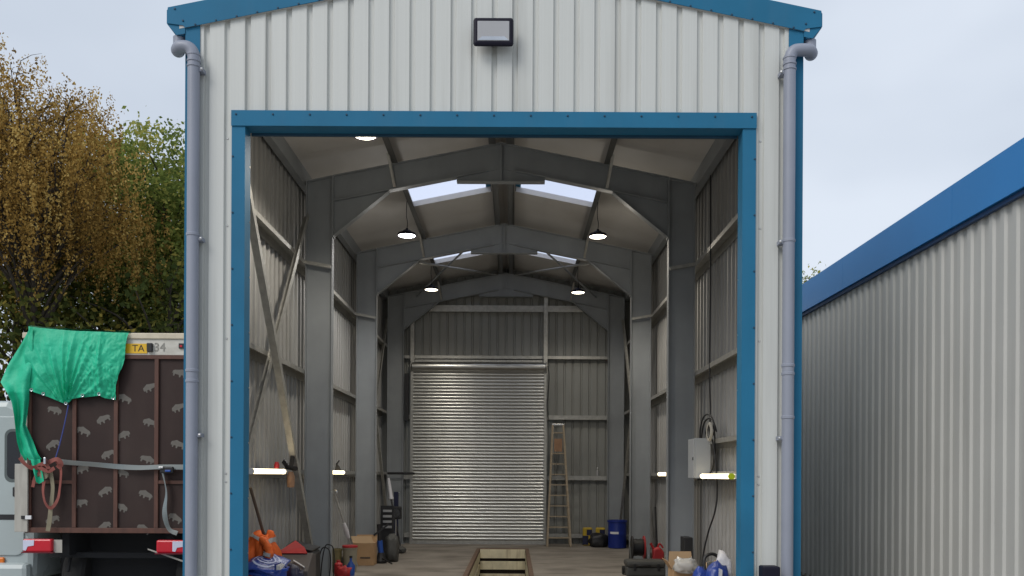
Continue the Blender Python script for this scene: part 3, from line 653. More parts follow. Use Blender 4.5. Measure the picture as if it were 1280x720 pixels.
# ------------------------------------------------------------------ camper van beside the truck
V = thing('camper_van', 'pale grey green camper van parked close beside the boarded truck', 'van', (-6.4, 9.7, 0))
def rrect(x0, x1, z0, z1, r, n=5):
    p = []
    for cx, cz, a in ((x1-r,z1-r,0),(x0+r,z1-r,90),(x0+r,z0+r,180),(x1-r,z0+r,270)):
        for i in range(n+1): t = R(a+90*i/n); p.append((cx+r*math.cos(t), cz+r*math.sin(t)))
    return p
body = MB(); VXL, VXR, VYB = -7.4, -5.40, 9.62
body.sy([(VXL,.42),(VXR,.42),(VXR+.02,1.3),(VXR-.06,2.1),(VXR-.14,2.36),(VXR-.3,2.44),(VXL+.3,2.44),(VXL+.14,2.36),(VXL+.06,2.1),(VXL-.02,1.3)], VYB, 14.2)
body.build('body', 'van_body', V, bevel=.07)
MB().box(VXL+.05, VXR-.02, VYB-.09, VYB+.1, .40, .62).build('bumper', 'van_body', V, bevel=.06)
for x0, x1 in ((-6.38,-5.50),(-7.27,-6.40)):
    d_ = MB().sy(rrect(x0, x1, .70, 2.26, .09), VYB-.018, VYB-.002).build('rear_door', 'van_body', V, bevel=.008)
    wd = MB().sy(rrect(x1-.19, x1-.05, 1.56, 2.09, .06), VYB-.023, VYB-.0185).build('window', 'glass_dark', d_)
    MB().sy(rrect(x1-.22, x1-.03, 1.52, 2.12, .08), VYB-.0195, VYB-.0183).build('window_seal', 'van_seam', d_)
    MB().box(x0+.03, x1-.04, VYB-.022, VYB-.0185, 1.10, 1.16).build('trim_strip', 'black_plastic', d_)
    for z in (1.0, 1.9): MB().tube([(x1+.01, VYB-.03, z-.05),(x1+.01, VYB-.03, z+.05)], .013, 8).build('hinge', 'pole_alu', d_)
    hp = MB().box(x1-.12, x1-.05, VYB-.04, VYB-.0185, 1.36, 1.47).build('handle', 'black_plastic', d_, bevel=.015)
for x in (VXL+.22, VXR-.36): MB().box(x-.045, x+.045, VYB-.03, VYB-.0, .60, .68).build('tail_light', 'orange_lens', V, bevel=.015)
for x in (VXL+.14, VXR-.14):
    for y in (10.7, 13.2):
        wv = MB().lathe([(.2,-.1),(.31,-.1),(.33,-.07),(.33,.07),(.31,.1),(.2,.1)], (x,y,.33), 24, 'x').build('wheel', 'black_rubber', V, smooth=35)
        MB().lathe([(.02,-.09),(.2,-.07),(.2,.07),(.02,.09)], (x,y,.33), 20, 'x').build('rim', 'wheel_steel', wv, smooth=35)

# ------------------------------------------------------------------ tarpaulin, straps and rope
from mathutils import noise as mn
tp_ = thing('tarpaulin', 'creased green tarpaulin draped over the top corner of the boarded truck', 'tarpaulin', (-4.9, 9.2, 2.4))
def lerp(a, b, t): return a+(b-a)*t
def pw(u, tab):
    for (a,va),(b,vb) in zip(tab, tab[1:]):
        if u <= b: return tuple(lerp(p,q,(u-a)/(b-a)) for p,q in zip(va,vb))
    return tab[-1][1]
topc = [(0,(38,412)),(.1,(52,414)),(.5,(98,417.5)),(1,(164,419.5))]
botc = [(0,(36,491)),(.2,(58,498)),(.40,(82,507.5)),(.44,(86,510)),(.47,(92,503)),(.55,(100,501)),(.8,(128,498)),(.86,(133,501)),(1,(146,503))]
def drape(u, v):
    a, b = pw(u, topc), pw(u, botc)
    x, y = lerp(a[0],b[0],v), lerp(a[1],b[1],v)
    x += 1.5*math.sin(v*9+u*4)*(1 if u > .97 or u < .02 else 0)
    th = math.atan2(x-85, 515-y); dist = math.hypot(x-85, 515-y)
    pl = 0
    for t0, am, wd_ in ((-.62,.030,.05),(-.42,.022,.035),(-.22,.045,.05),(-.02,.030,.03),(.12,.060,.045),(.27,.035,.03),(.40,.040,.05),(.62,.020,.04),(.95,.02,.06)):
        pl += 1.25*am*max(0, 1-abs(th-t0)/wd_/1.5)*min(1, dist/22)*max(.15, 1-dist/130)
    pl += .030*mn.noise(Vector((x*.05, y*.022, 1.3))) + .022*abs(mn.noise(Vector((x*.09, y*.05, 5)))) + .014*abs(mn.noise(Vector((x*.2, y*.16, 9))))*(1.7 if x > 105 else .35)
    pl += .02*math.exp(-((x-129-(y-440)*.02)/2.2)**2)
    lift = .05*math.sin(math.pi*min(1,v*1.0))*(.5+.5*math.sin(u*3))
    p = T(x, y); return (p[0], TY-.045-lift-pl*(.35+.65*min(1,v*3)), p[2])
MB().grid(drape, 150, 60).build('front_drape', 'tarp_green', tp_, smooth=80, recalc=False)
MB().grid(lambda u,v: (lambda p: (p[0], p[1]-.006, p[2]))(drape(u, .955+.04*v)), 150, 2).build('hem', 'tarp_green', tp_, smooth=80, recalc=False)
for u in (.06,.2,.44,.62,.8,.97):
    p = drape(u, .975); MB().lathe([(.010,-.004),(.018,-.006),(.020,0)], (p[0], p[1]-.008, p[2]), 12, 'y', cap=False).build('eyelet', 'reflector', tp_)
def over(u, v):
    a = drape(u, 0); return (a[0]+.02*math.sin(v*7), a[1]+v*.9, a[2]+.015+.012*mn.noise(Vector((u*9, v*6, 2)))-(.02*v))
MB().grid(over, 40, 12).build('roof_drape', 'tarp_green', tp_, smooth=80, recalc=False)
rows = [((37,412),(40,412)),((25,434),(40,432)),((10,458),(40,455)),((0,481),(37,478)),((8,494),(36,492)),((14,506),(36,503)),((17,522),(34,520)),((19,540),(32,534)),((21,556),(41,554)),((25,569),(47,570)),((31,579),(52,577))]
def flap(u, v):
    k = u*(len(rows)-1); i = min(int(k), len(rows)-2); t = k-i; t = t*t*(3-2*t)*.3+t*.7
    l_ = [lerp(rows[i][0][j], rows[i+1][0][j], t) for j in (0,1)]; r_ = [lerp(rows[i][1][j], rows[i+1][1][j], t) for j in (0,1)]
    x, y = lerp(l_[0], r_[0], v), lerp(l_[1], r_[1], v)
    d = TY-.08-.05*math.sin(u*5)*(1-v) - .05*math.sin(v*9+u*3)*min(1,u*2)*.7 + .03*mn.noise(Vector((x*.09,y*.05,3))) + (1-v)*.10*math.sin(min(1,u*2.5)*math.pi)
    p = T(x, y, d); return p
MB().grid(flap, 60, 16).build('side_flap', 'tarp_green', tp_, smooth=80, recalc=False)
def tail_bit(u, v):
    x = lerp(lerp(38,45,u), lerp(50,55,u), v); y = lerp(577, 608-6*abs(v-.4), u); return T(x, y, TY-.13-.02*math.sin(v*6+u*2))
MB().grid(tail_bit, 14, 8).build('hanging_end', 'tarp_green', tp_, smooth=80, recalc=False)
def ribbon(pts, wd, d0, n=8, nrm=(0,1,0), twist=0):
    path = smooth_path([T(x,y,d0+(pts[i][2] if len(pts[i])>2 else 0)) for i,(x,y,*_) in enumerate(pts)], n); m = MB(); v = []; f = []
    for i, p in enumerate(path):
        d = (path[min(i+1,len(path)-1)]-path[max(i-1,0)]).normalized(); a = d.cross(Vector(nrm)).normalized()
        tw = twist*math.sin(i/len(path)*math.pi*2); a = Matrix.Rotation(tw, 3, d) @ a
        v += [p-a*wd/2, p+a*wd/2]
    m.add(v, [(2*i,2*i+1,2*i+3,2*i+2) for i in range(len(path)-1)]); return m
st = thing('cargo_strap', 'long grey ratchet strap stretched across the boarded truck rear', 'strap', (-4.3, 9.2, 1.7))
ribbon([(74,580),(92,581.5),(120,583.5),(150,586),(176,587),(200,586),(230,586)], .055, TY-.055, twist=.5).build('webbing', 'strap_grey', st, solid=.003)
q = T(213, 588)
rt_ = MB().box(q[0]-.07, q[0]+.07, TY-.11, TY-.07, q[2]-.05, q[2]+.02).build('ratchet', 'black_plastic', st, bevel=.01)
MB().box(q[0]-.01, q[0]+.05, TY-.125, TY-.112, q[2]-.035, q[2]-.015).build('lever', 'tool_blue', rt_, bevel=.004)
MB().box(q[0]-.08, q[0]-.03, TY-.125, TY-.112, q[2]-.0, q[2]+.02).build('buckle', 'pole_alu', rt_, bevel=.004)
ribbon([(203,585),(204,596),(208,618),(206,640),(208,655),(213,665),(222,669)], .05, TY-.06, twist=1.0).build('loose_end', 'strap_grey', st, solid=.003)
st = thing('tangled_strap', 'faded red tie down strap knotted and looped at the truck corner', 'strap', (-5.2, 9.2, 1.5))
ribbon([(25,575),(30,582),(40,588),(55,584),(70,577),(76,583),(72,588)], .05, TY-.15, twist=.6).build('webbing', 'strap_rust', st, solid=.004)
ribbon([(70,578),(76,590),(75,612),(72,628),(64,638),(57,632),(54,618),(55,604)], .035, TY-.14, twist=.5).build('loop', 'strap_rust', st, solid=.004)
ribbon([(40,583),(50,592),(44,600),(41,612)], .035, TY-.12).build('loose_end', 'strap_rust', st, solid=.004)
ribbon([(62,590),(56,583),(48,586),(60,592),(68,588)], .04, TY-.17).build('knot', 'strap_rust', st, solid=.004)
q = T(68, 580); MB().box(q[0]-.012, q[0]+.012, TY-.20, TY-.16, q[2]-.03, q[2]+.04).build('hook', 'reflector', st, bevel=.004)
st = thing('webbing_strap', 'olive webbing strap hanging down below the knotted red strap', 'strap', (-5.1, 9.2, 1.3))
ribbon([(63,592),(66,612),(64,635),(62,655),(60,667)], .045, TY-.10, twist=.2).build('webbing', 'strap_olive', st, solid=.004)
q = T(63, 597); MB().lathe([(.045,-.012),(.045,.012)], (q[0], TY-.12, q[2]), 14, 'y').build('buckle', 'strap_olive', st)
rp_ = MB().tube(smooth_path([T(85,509,TY-.09),T(81,530,TY-.09),T(75,556,TY-.1),T(69,577,TY-.14)]), .007, 6).build('tie_rope', 'rope_blue')
tag(rp_, 'thin blue rope tying the tarpaulin down to the knotted strap', 'rope')

# ------------------------------------------------------------------ trees
rng = np.random.default_rng(11)
def leaf_mesh(name, cen, size, tint, mt, down=0.0, aspect=.62):
    n = len(cen)
    ax = rng.normal(size=(n,3)); ax[:,2] -= down*2; ax /= np.linalg.norm(ax,axis=1)[:,None]
    b = rng.normal(size=(n,3)); b -= (b*ax).sum(1)[:,None]*ax; b /= np.linalg.norm(b,axis=1)[:,None]
    s_ = size*rng.uniform(.6,1.35,n)[:,None]
    v = np.stack([cen-ax*s_*.5, cen+b*s_*aspect*.5, cen+ax*s_*.5, cen-b*s_*aspect*.5], 1).reshape(-1,3)
    me = bpy.data.meshes.new(name); me.vertices.add(4*n); me.vertices.foreach_set('co', v.astype(np.float32).ravel())
    me.loops.add(4*n); me.loops.foreach_set('vertex_index', np.arange(4*n, dtype=np.int32))
    me.polygons.add(n); me.polygons.foreach_set('loop_start', np.arange(0,4*n,4, dtype=np.int32))
    me.update(calc_edges=True)
    at = me.attributes.new('tint', 'FLOAT', 'FACE'); at.data.foreach_set('value', np.clip(tint,0,1).astype(np.float32))
    me.materials.append(M[mt]); return me
def crown_tree(name, label, base, axis, Rx, zt, curve, zlo, ncl, per, size, mt, strand=0, spread=.45, r0=.17, seed=1, nst=12, bottom=.35, big=.0):
    """trunk with limbs bent out to leaf clusters that fill a dome; leaves hang in strands (birch) or sit in clumps"""
    t = thing(name, label, 'tree', base); r = random.Random(seed); m = MB()
    ax_, ay_ = axis; top = zt
    tr_ = [Vector((lerp(base[0],ax_,q)+.22*math.sin(q*6+seed), lerp(base[1],ay_,q)+.2*math.cos(q*5+seed), base[2]+(top-.8)*q)) for q in [i/14 for i in range(15)]]
    m.tube(tr_, [r0*(1-.93*(i/14))+.008 for i in range(15)], 9)
    cl = []
    while len(cl) < ncl:
        x, y = r.uniform(-1,1), r.uniform(-1,1)
        if x*x+y*y > 1: continue
        rad = math.hypot(x,y)*Rx; zh = zt-curve*rad*rad+r.uniform(-.35,.25)
        zl = zlo+bottom*rad
        q = r.random()**.75; z = zl+(zh-zl)*q
        cl.append(Vector((ax_+x*Rx, ay_+y*Rx, z)))
    for c in cl:
        rad = math.hypot(c.x-ax_, c.y-ay_)
        zs = max(1.0, min(top-1.2, c.z-.25-rad*r.uniform(.45,.95))); i = min(13, max(0, int(zs/(top-.8)*14))); s0 = tr_[i]
        mid = s0.lerp(c, .5)+Vector((r.uniform(-.3,.3), r.uniform(-.3,.3), rad*.16))
        pth = smooth_path([s0, s0.lerp(mid,.5)+Vector((r.uniform(-.1,.1),0,r.uniform(-.1,.15))), mid, c], 3)
        rr = min(r0*.5, .012+.016*(c-s0).length); m.tube(pth, [max(.005, rr*(1-.85*k/len(pth))) for k in range(len(pth))], 5, cap=False)
        for k in range(4):
            d = Vector((r.uniform(-1,1), r.uniform(-1,1), r.uniform(-.3,.7)))*spread*1.5; q0 = pth[int(len(pth)*r.uniform(.5,.95))]
            m.tube([q0, q0.lerp(q0+d,.5)+Vector((0,0,.06)), q0+d], [.012,.008,.003], 4, cap=False)
    m.build('trunk', 'bark', t, smooth=60, recalc=False)
    cen = []; tin = []
    for c in cl:
        base_t = r.uniform(.1,.8)
        if strand:
            for k in range(nst):
                p = np.array(c)+rng.normal(size=3)*spread; L = rng.uniform(.3,1)*strand; n = max(3,int(per*L)); z = rng.uniform(0,1,n)
                dr = rng.normal(size=2)*.12
                cen.append(np.stack([p[0]+dr[0]*z+rng.normal(size=n)*.055, p[1]+dr[1]*z+rng.normal(size=n)*.055, p[2]-z*L],1)); tin.append(base_t+rng.uniform(-.2,.2)+rng.normal(size=n)*.2)
        else:
            for k in range(4):
                p = np.array(c)+rng.normal(size=3)*spread; n = int(per/4*rng.uniform(.6,1.4))
                cen.append(p+rng.normal(size=(n,3))*spread*np.array([.75,.75,.5])); tin.append(base_t+rng.uniform(-.15,.15)+rng.normal(size=n)*.18)
    link('crown', leaf_mesh('crown', np.concatenate(cen), size, np.concatenate(tin), mt, down=.6 if strand else 0), t)
crown_tree('birch_tree', 'tall birch with drooping rusty brown autumn leaves behind the truck', (-15.2,26.4,0), (-15.0,26.4), 3.05, 14.3, .27, 8.9, 170, 28, .088, 'leaf_birch', strand=1.9, spread=.42, seed=5, nst=13, bottom=.0)
crown_tree('birch_tree', 'second birch with thinner brown leaves standing beyond the camper van', (-19.2,28,0), (-19.0,28), 3.2, 13.4, .28, 8.2, 110, 26, .09, 'leaf_birch', strand=1.9, spread=.42, seed=8, nst=12, bottom=0)
crown_tree('leafy_tree', 'broad green tree beside the brown birch, rising behind the workshop gutter', (-13.2,33,0), (-13.8,33), 4.3, 14.4, .13, 4.5, 230, 300, .16, 'leaf_green', spread=.45, seed=9)
crown_tree('maple_tree', 'dark leafy lower tree directly behind the tarpaulin covered truck', (-11.6,28.5,0), (-11.8,28.5), 3.2, 9.0, .2, 2.2, 75, 95, .21, 'leaf_dark', spread=.5, seed=21, r0=.2, bottom=.1)
crown_tree('maple_tree', 'dark leafy lower tree behind the camper van', (-16.2,28.5,0), (-16.2,28.5), 3.3, 8.6, .2, 2.2, 75, 95, .21, 'leaf_dark', spread=.5, seed=33, r0=.2, bottom=.1)
crown_tree('young_tree', 'small tree top showing above the blue fascia of the low building', (10.7,31,0), (10.7,31), 1.5, 9.5, .5, 5.0, 40, 120, .13, 'leaf_green', spread=.35, seed=41, r0=.1)

# ------------------------------------------------------------------ workshop clutter
def blob(name, mt, c, sz, seed, amp=.25, fr=2.5, parent=None, sub=3, flat=True, boxy=.72):
    bm = bmesh.new(); bmesh.ops.create_icosphere(bm, subdivisions=sub, radius=1)
    for v in bm.verts:
        n_ = v.co.normalized(); q_ = Vector([math.copysign(abs(c_)**boxy, c_) for c_ in n_]); k = 1+amp*mn.noise(n_*fr+Vector((seed,seed*.7,3)))+amp*.4*mn.noise(n_*fr*3+Vector((seed,1,seed)))
        p = q_*k; p.z = max(p.z, -.82) if flat else p.z; v.co = (p.x*sz[0], p.y*sz[1], p.z*sz[2])
    zmin = min(v.co.z for v in bm.verts)
    for v in bm.verts: v.co += Vector((c[0], c[1], c[2]-zmin))
    me = bpy.data.meshes.new(name); bm.to_mesh(me); bm.free()
    for p in me.polygons: p.use_smooth = True
    me.materials.append(M[mt]); return link(name, me, parent)
Z0 = .006
# step ladder
LB = thing('step_ladder', 'wooden step ladder with a metal top standing before the rear wall', 'ladder', (1.0, 19.5, 0))
yl = 19.45
for x0, x1 in ((.755,.885),(1.29,1.13)):
    MB().bar((x0, yl, Z0), (x1, yl+.45, 2.80), .045, .08, (0,1,0)).build('stile', 'wood_ladder', LB)
    MB().bar((x0+.01, yl+.7, Z0), (x1, yl+.49, 2.76), .03, .045, (0,1,0)).build('rear_leg', 'wood_ladder', LB)
for k in range(11):
    t = .075+k*.086; z = 2.8*t; a = lerp(.755,.885,t)+.02; b = lerp(1.29,1.13,t)-.02
    if k == 9: continue
    MB().box(a, b, yl+.45*t-.06, yl+.45*t+.06, z-.012, z+.012).build('tread', 'wood_ladder', LB)
MB().box(.915, 1.10, yl+.32, yl+.335, 2.18, 2.48).build('brace_panel', 'wood_red', LB)
MB().box(.86, 1.155, yl+.41, yl+.50, 2.79, 2.83).build('top_cap', 'galv_bright', LB, bevel=.006)
# blue barrel, sacks, bag
BA = thing('plastic_barrel', 'dark blue plastic barrel with a white label by the rear column', 'barrel', (2.32, 19.25, 0))
MB().lathe([(.19,Z0),(.205,.02),(.205,.3),(.212,.32),(.205,.34),(.208,.58),(.225,.59),(.225,.63),(.20,.635),(.198,.56)], (2.32,19.25,0), 32).build('shell', 'barrel_blue', BA, smooth=40)
lab = [(2.32+.2085*math.cos(R(a)), 19.25+.2085*math.sin(R(a))) for a in range(215, 272, 8)]
MB().add([(x,y,z) for x,y in lab for z in (.33,.38)], [(2*i,2*i+2,2*i+3,2*i+1) for i in range(len(lab)-1)]).build('label_strip', 'pure_white', BA)
for x, lbl in ((1.70, 'yellow and navy sack standing next to the step ladder'), (2.00, 'yellow and navy sack half hidden by a black bag')):
    S_ = thing('product_sack', lbl, 'sack', (x, 19.85, 0))
    MB().box(x-.11, x+.11, 19.8, 19.9, Z0, .43).build('bag', 'sack_yellow', S_, bevel=.03)
    MB().box(x-.111, x+.02, 19.796, 19.9, .03, .24).build('print_panel', 'sack_navy', S_, bevel=.002)
    MB().box(x-.02, x+.10, 19.796, 19.80, .25, .38).build('print_panel', 'sack_navy', S_)
tag(blob('rubbish_bag', 'black_plastic', (1.93, 19.5, Z0), (.21,.16,.17), 4, .35), 'crumpled black plastic bag on the floor by the blue barrel', 'bag')
bt = thing('spray_bottle', 'small clear bottle standing on the rear wall rail', 'bottle', (1.97, 20.28, 1.62))
MB().lathe([(.028,1.625),(.028,1.74),(.012,1.77),(.012,1.80)], (1.97,20.32,0), 12).build('body', 'lamp_glass', bt, smooth=40)
MB().lathe([(.015,1.80),(.015,1.83)], (1.97,20.32,0), 12).build('cap', 'pure_white', bt, smooth=40)
# machine case, hose reel, red can, broom on the right wall side
CS = thing('machine_case', 'dark grey moulded case lying by the second column', 'case', (2.12, 14.0, 0))
MB().box(1.82, 2.46, 13.8, 14.2, Z0, .15).build('base', 'case_grey', CS, bevel=.03)
MB().box(1.815, 2.465, 13.79, 14.21, .152, .26).build('lid', 'case_grey', CS, bevel=.045)
for x in (1.95, 2.33): MB().box(x-.02, x+.02, 13.775, 13.80, .10, .21).build('latch', 'black_plastic', CS, bevel=.006)
MB().tube(smooth_path([(2.02,13.79,.18),(2.04,13.74,.19),(2.18,13.74,.19),(2.2,13.79,.18)],4), .014, 8).build('handle', 'black_plastic', CS)
MB().lathe([(.07,1.785),(.07,1.812)], (0,14.1,.078), 16, 'x').build('wheel', 'black_rubber', CS, smooth=40)
HR = thing('hose_reel', 'red and black hose reel standing behind the grey case', 'hose reel', (2.1, 14.5, 0))
for x, mt_ in ((2.0,'black_plastic'),(2.2,'red_paint')):
    MB().lathe([(.05,x-.008),(.19,x-.012),(.20,x),(.19,x+.012),(.05,x+.008)], (0,14.5,.42), 28, 'x').build('flange', mt_, HR, smooth=40)
MB().lathe([(.14,2.015),(.15,2.06),(.14,2.1),(.15,2.14),(.14,2.185)], (0,14.5,.42), 24, 'x').build('wound_hose', 'cable', HR, smooth=60)
for x in (1.97, 2.23):
    MB().tube([(x,14.32,Z0),(x,14.5,.42),(x,14.68,Z0)], .014, 6).build('stand_leg', 'case_grey', HR)
JC = thing('fuel_can', 'red plastic fuel can beside the hose reel', 'can', (2.45, 14.3, 0))
MB().sy([(2.33,Z0),(2.52,Z0),(2.52,.36),(2.44,.44),(2.33,.40)], 14.33, 14.5).build('body', 'red_paint', JC, bevel=.03)
MB().tube([(2.36,14.41,.38),(2.30,14.41,.50)], .022, 8).build('spout', 'red_paint', JC)
MB().tube(smooth_path([(2.42,14.41,.43),(2.45,14.41,.49),(2.51,14.41,.42)],5), .015, 6).build('handle', 'red_paint', JC)
BR = thing('broom', 'black broom handle leaning on the side wall above the fuel can', 'broom', (2.47, 14.75, 0))
MB().tube([(2.47,14.7,.10),(2.43,14.75,1.10)], .016, 8).build('handle', 'cable', BR)
MB().box(2.42, 2.50, 14.55, 14.85, Z0, .10).build('head', 'black_plastic', BR, bevel=.01)
# electrical box and cables
EB = thing('electrical_box', 'pale grey electrical box fixed to the side wall rails beside a column', 'box', (2.45, 11.45, 1.6))
MB().box(2.375, 2.58, 11.25, 11.62, 1.60, 2.13).build('enclosure', 'elec_box', EB, bevel=.008)
MB().box(2.355, 2.374, 11.255, 11.615, 1.605, 2.125).build('door', 'elec_box', EB, bevel=.005)
MB().box(2.347, 2.356, 11.27, 11.30, 1.84, 1.88).build('lock', 'black_plastic', EB)
for y in (11.33, 11.48): MB().lathe([(.016,1.575),(.016,1.605)], (2.47,y,0), 10).build('cable_gland', 'black_plastic', EB)
cbl = [([(2.47,11.4,2.13),(2.47,11.38,2.28),(2.50,11.3,2.42),(2.54,11.15,2.43),(2.56,11.0,2.32),(2.57,10.9,2.2)], 'thick black cable arching out of the top of the electrical box'),
       ([(2.57,11.3,5.6),(2.57,11.28,4.2),(2.57,11.3,3.0),(2.56,11.2,2.5),(2.52,11.05,2.2),(2.55,10.95,2.0),(2.57,10.85,1.5),(2.56,10.9,1.2),(2.53,11.15,.9),(2.5,11.3,.6),(2.45,11.2,.3),(2.35,11.0,.06)], 'long black cable running from roof down the side wall past the electrical box'),
       ([(2.5,11.45,2.13),(2.5,11.3,2.33),(2.53,11.05,2.38),(2.55,10.9,2.25),(2.52,11.0,2.12),(2.5,11.2,2.17),(2.52,11.1,2.32),(2.56,10.95,2.22)], 'coil of black cable hooked over the rail above the electrical box'),
       ([(2.56,11.0,2.3),(2.57,10.97,2.0),(2.56,11.05,1.75),(2.53,11.3,1.58)], 'short black cable hanging past the side of the electrical box')]
for p, lb in cbl: tag(MB().tube(smooth_path(p, 8), .011, 7).build('power_cable', 'cable', smooth=60), lb, 'cable')
tag(MB().lathe([(.085,-.012),(.115,-.018),(.125,0),(.115,.018),(.085,.012)], (2.50,10.98,2.2), 24, 'x', cap=False).build('cable_coil', 'plank_grey', smooth=60), 'small grey coil of cable hung on the rail above the electrical box', 'coil')
# clutter inside the right jamb
CB = thing('cardboard_box', 'open cardboard box with a raised flap beside the front column', 'box', (2.15, 10.8, 0))
for a,b,c,d in ((1.98,2.36,10.6,10.605),(1.98,2.36,10.995,11.0),(1.98,1.985,10.605,10.995),(2.355,2.36,10.605,10.995)): MB().box(a,b,c,d,Z0,.46).build('side', 'card', CB)
MB().box(1.985,2.355,10.605,10.995,Z0,Z0+.005).build('base', 'card', CB)
MB().add([(1.98,11.0,.46),(2.30,11.0,.46),(2.28,11.03,.66),(2.0,11.03,.66)], [(0,1,2,3)]).build('flap', 'card_in', CB, solid=.005)
MB().add([(1.98,10.6,.46),(1.98,11.0,.46),(1.90,10.98,.58),(1.90,10.62,.58)], [(0,1,2,3)]).build('flap', 'card', CB, solid=.005)
tag(blob('plastic_wrap', 'clear_plastic', (2.11, 10.52, .44), (.14,.10,.10), 12, .6, 3.2), 'crumpled clear plastic wrapping spilling over the open cardboard box', 'plastic wrap')
tag(MB().box(2.33, 2.45, 11.72, 12.0, Z0, .79).build('speaker_case', 'black_plastic', bevel=.012), 'slim upright black case standing against the front column', 'case')
BK = thing('tool_bag', 'black tool bag lying between the cardboard box and blue sacks', 'bag', (2.4, 10.4, 0))
blob('body', 'black_plastic', (2.42, 10.45, Z0), (.17,.2,.29), 6, .25, parent=BK)
MB().tube(smooth_path([(2.30,10.3,.48),(2.30,10.33,.64),(2.40,10.36,.69),(2.50,10.4,.62),(2.51,10.4,.46)],6), .02, 8).build('handle', 'cable', BK)
MB().box(2.33, 2.46, 10.30, 10.36, .50, .60).build('pocket', 'case_grey', BK, bevel=.02)
BG = thing('blue_sack', 'glossy blue plastic sack with a white printed band inside the front opening', 'sack', (2.34, 9.8, 0))
blob('body', 'bag_blue', (2.32, 9.75, Z0), (.15,.14,.345), 21, .22, parent=BG)
MB().add([(2.29,9.60,.34),(2.33,9.595,.34),(2.34,9.605,.58),(2.30,9.61,.60)], [(0,1,2,3)]).build('printed_band', 'bag_white', BG, solid=.004)
tag(blob('white_sack', 'bag_white', (2.44, 10.0, Z0), (.11,.12,.40), 25, .22), 'crumpled white plastic sack standing behind the glossy blue sack', 'sack')
tag(blob('small_sack', 'bag_blue', (2.17, 9.9, Z0), (.11,.12,.30), 29, .35), 'lower crumpled blue sack slumped against the tall blue one', 'sack')
tag(blob('dark_rag', 'case_grey', (2.22, 10.25, Z0), (.13,.14,.24), 61, .5, 3.2), 'dark crumpled cloth heaped between the cardboard box and tool bag', 'cloth')
tag(blob('paper_bag', 'card_in', (2.50, 10.75, Z0), (.12,.12,.30), 63, .35, 3), 'brown paper bag slumped under the tube light with the lime cap', 'bag')
LBt = thing('cleaner_bottle', 'small green cleaner bottle standing among the blue sacks', 'bottle', (2.06, 9.6, 0))
MB().lathe([(.05,Z0),(.055,.2),(.05,.34),(.02,.42),(.02,.47)], (2.20,9.55,0), 16).build('body', 'tarp_green', LBt, smooth=40)
MB().lathe([(.024,.47),(.024,.51)], (2.20,9.55,0), 12).build('cap', 'pure_white', LBt, smooth=40)
# left wall side near the front
tag(blob('white_bag', 'bag_white', (-2.93, 10.25, Z0), (.14,.14,.30), 71, .4, 3), 'crumpled white bag squeezed between the orange jacket and tool chest', 'bag')
tag(blob('navy_overalls', 'sack_navy', (-2.60, 10.08, Z0), (.13,.13,.29), 73, .5, 3), 'crumpled navy overalls heaped between blue bin and tool chest', 'overalls')
tag(blob('red_rag', 'red_paint', (-2.66, 13.35, Z0), (.11,.10,.10), 77, .5, 3), 'crumpled red rag on the floor before the small cans', 'rag')
BN = thing('storage_bin', 'bright blue round bin heaped with a folded sheet inside the front opening', 'bin', (-2.76, 9.6, 0))
MB().lathe([(.16,Z0),(.19,.54),(.205,.545),(.205,.575),(.19,.58),(.183,.54),(.155,.03)], (-2.74,9.6,0), 32).build('shell', 'plastic_blue', BN, smooth=40)
for a in (-60, -100, -130):
    MB().box(-2.74+.187*math.cos(R(a))-.006, -2.74+.187*math.cos(R(a))+.006, 9.6+.187*math.sin(R(a))-.01, 9.6+.187*math.sin(R(a))+.006, .1, .53).build('rib', 'plastic_blue', BN)
FS = thing('folded_sheet', 'folded blue plastic sheet printed with pale rings lying on the bin', 'sheet', (-2.8, 9.55, .58))
def fsheet(u, v):
    x = lerp(-2.98,-2.58,u); y = lerp(9.38,9.80,v); z = .60+.10*v+.03*math.sin(u*5)-.10*max(0,.25-v)*4*.5 - .05*max(0,u-.75)*4*.6
    return (x+.03*v, y, z+.012*mn.noise(Vector((u*4,v*4,1))))
MB().grid(fsheet, 16, 14).build('top_layer', 'bag_blue', FS, smooth=60, solid=.006)
MB().grid(lambda u,v: (lambda p: (p[0]-.02, p[1]+.01, p[2]-.05-.03*u))(fsheet(u,v)), 12, 10).build('lower_layer', 'bag_blue', FS, smooth=60, solid=.01)
for r_, w_ in ((.30,.022),(.20,.018),(.12,.016)):
    m = MB(); v = []; nn = 40
    for k in range(nn+1):
        a = 2*math.pi*k/nn
        for q_ in (r_, r_-w_*1.6):
            p = fsheet(.48+q_*1.25*math.cos(a), .52+q_*1.35*math.sin(a)); v.append((p[0],p[1],p[2]+.006))
    m.add(v, [(2*k,2*k+1,2*k+3,2*k+2) for k in range(nn)]); m.build('ring_print', 'print_white', FS, recalc=False)
for k in range(3): MB().box(-2.63+.022*k, -2.617+.022*k, 9.40, 9.62, .575, .64-.012*k).build('page_edge', 'pure_white' if k else 'bag_blue', FS)
JK = thing('work_jacket', 'orange high visibility jacket with a grey reflective band heaped by the wall', 'jacket', (-2.92, 9.8, 0))
def jk(u, v, off=0):
    a = 2*math.pi*u; z = .95*(1-v**2.2)+Z0; r_ = .04+.165*math.sin(min(1,v*1.15)*math.pi/2) + off
    r_ *= 1+.45*mn.noise(Vector((math.cos(a)*1.9, math.sin(a)*1.9, v*3.4)))+.30*abs(mn.noise(Vector((math.cos(a)*4, math.sin(a)*4, v*5+3))))+.14*math.sin(a*5+v*4)*v
    return (-2.90+r_*math.cos(a)+.06*(v-.4)*-1, 9.86+r_*.85*math.sin(a), z+.03*math.sin(a*2+1))
MB().grid(jk, 72, 44).build('shell', 'hivis', JK, smooth=70)
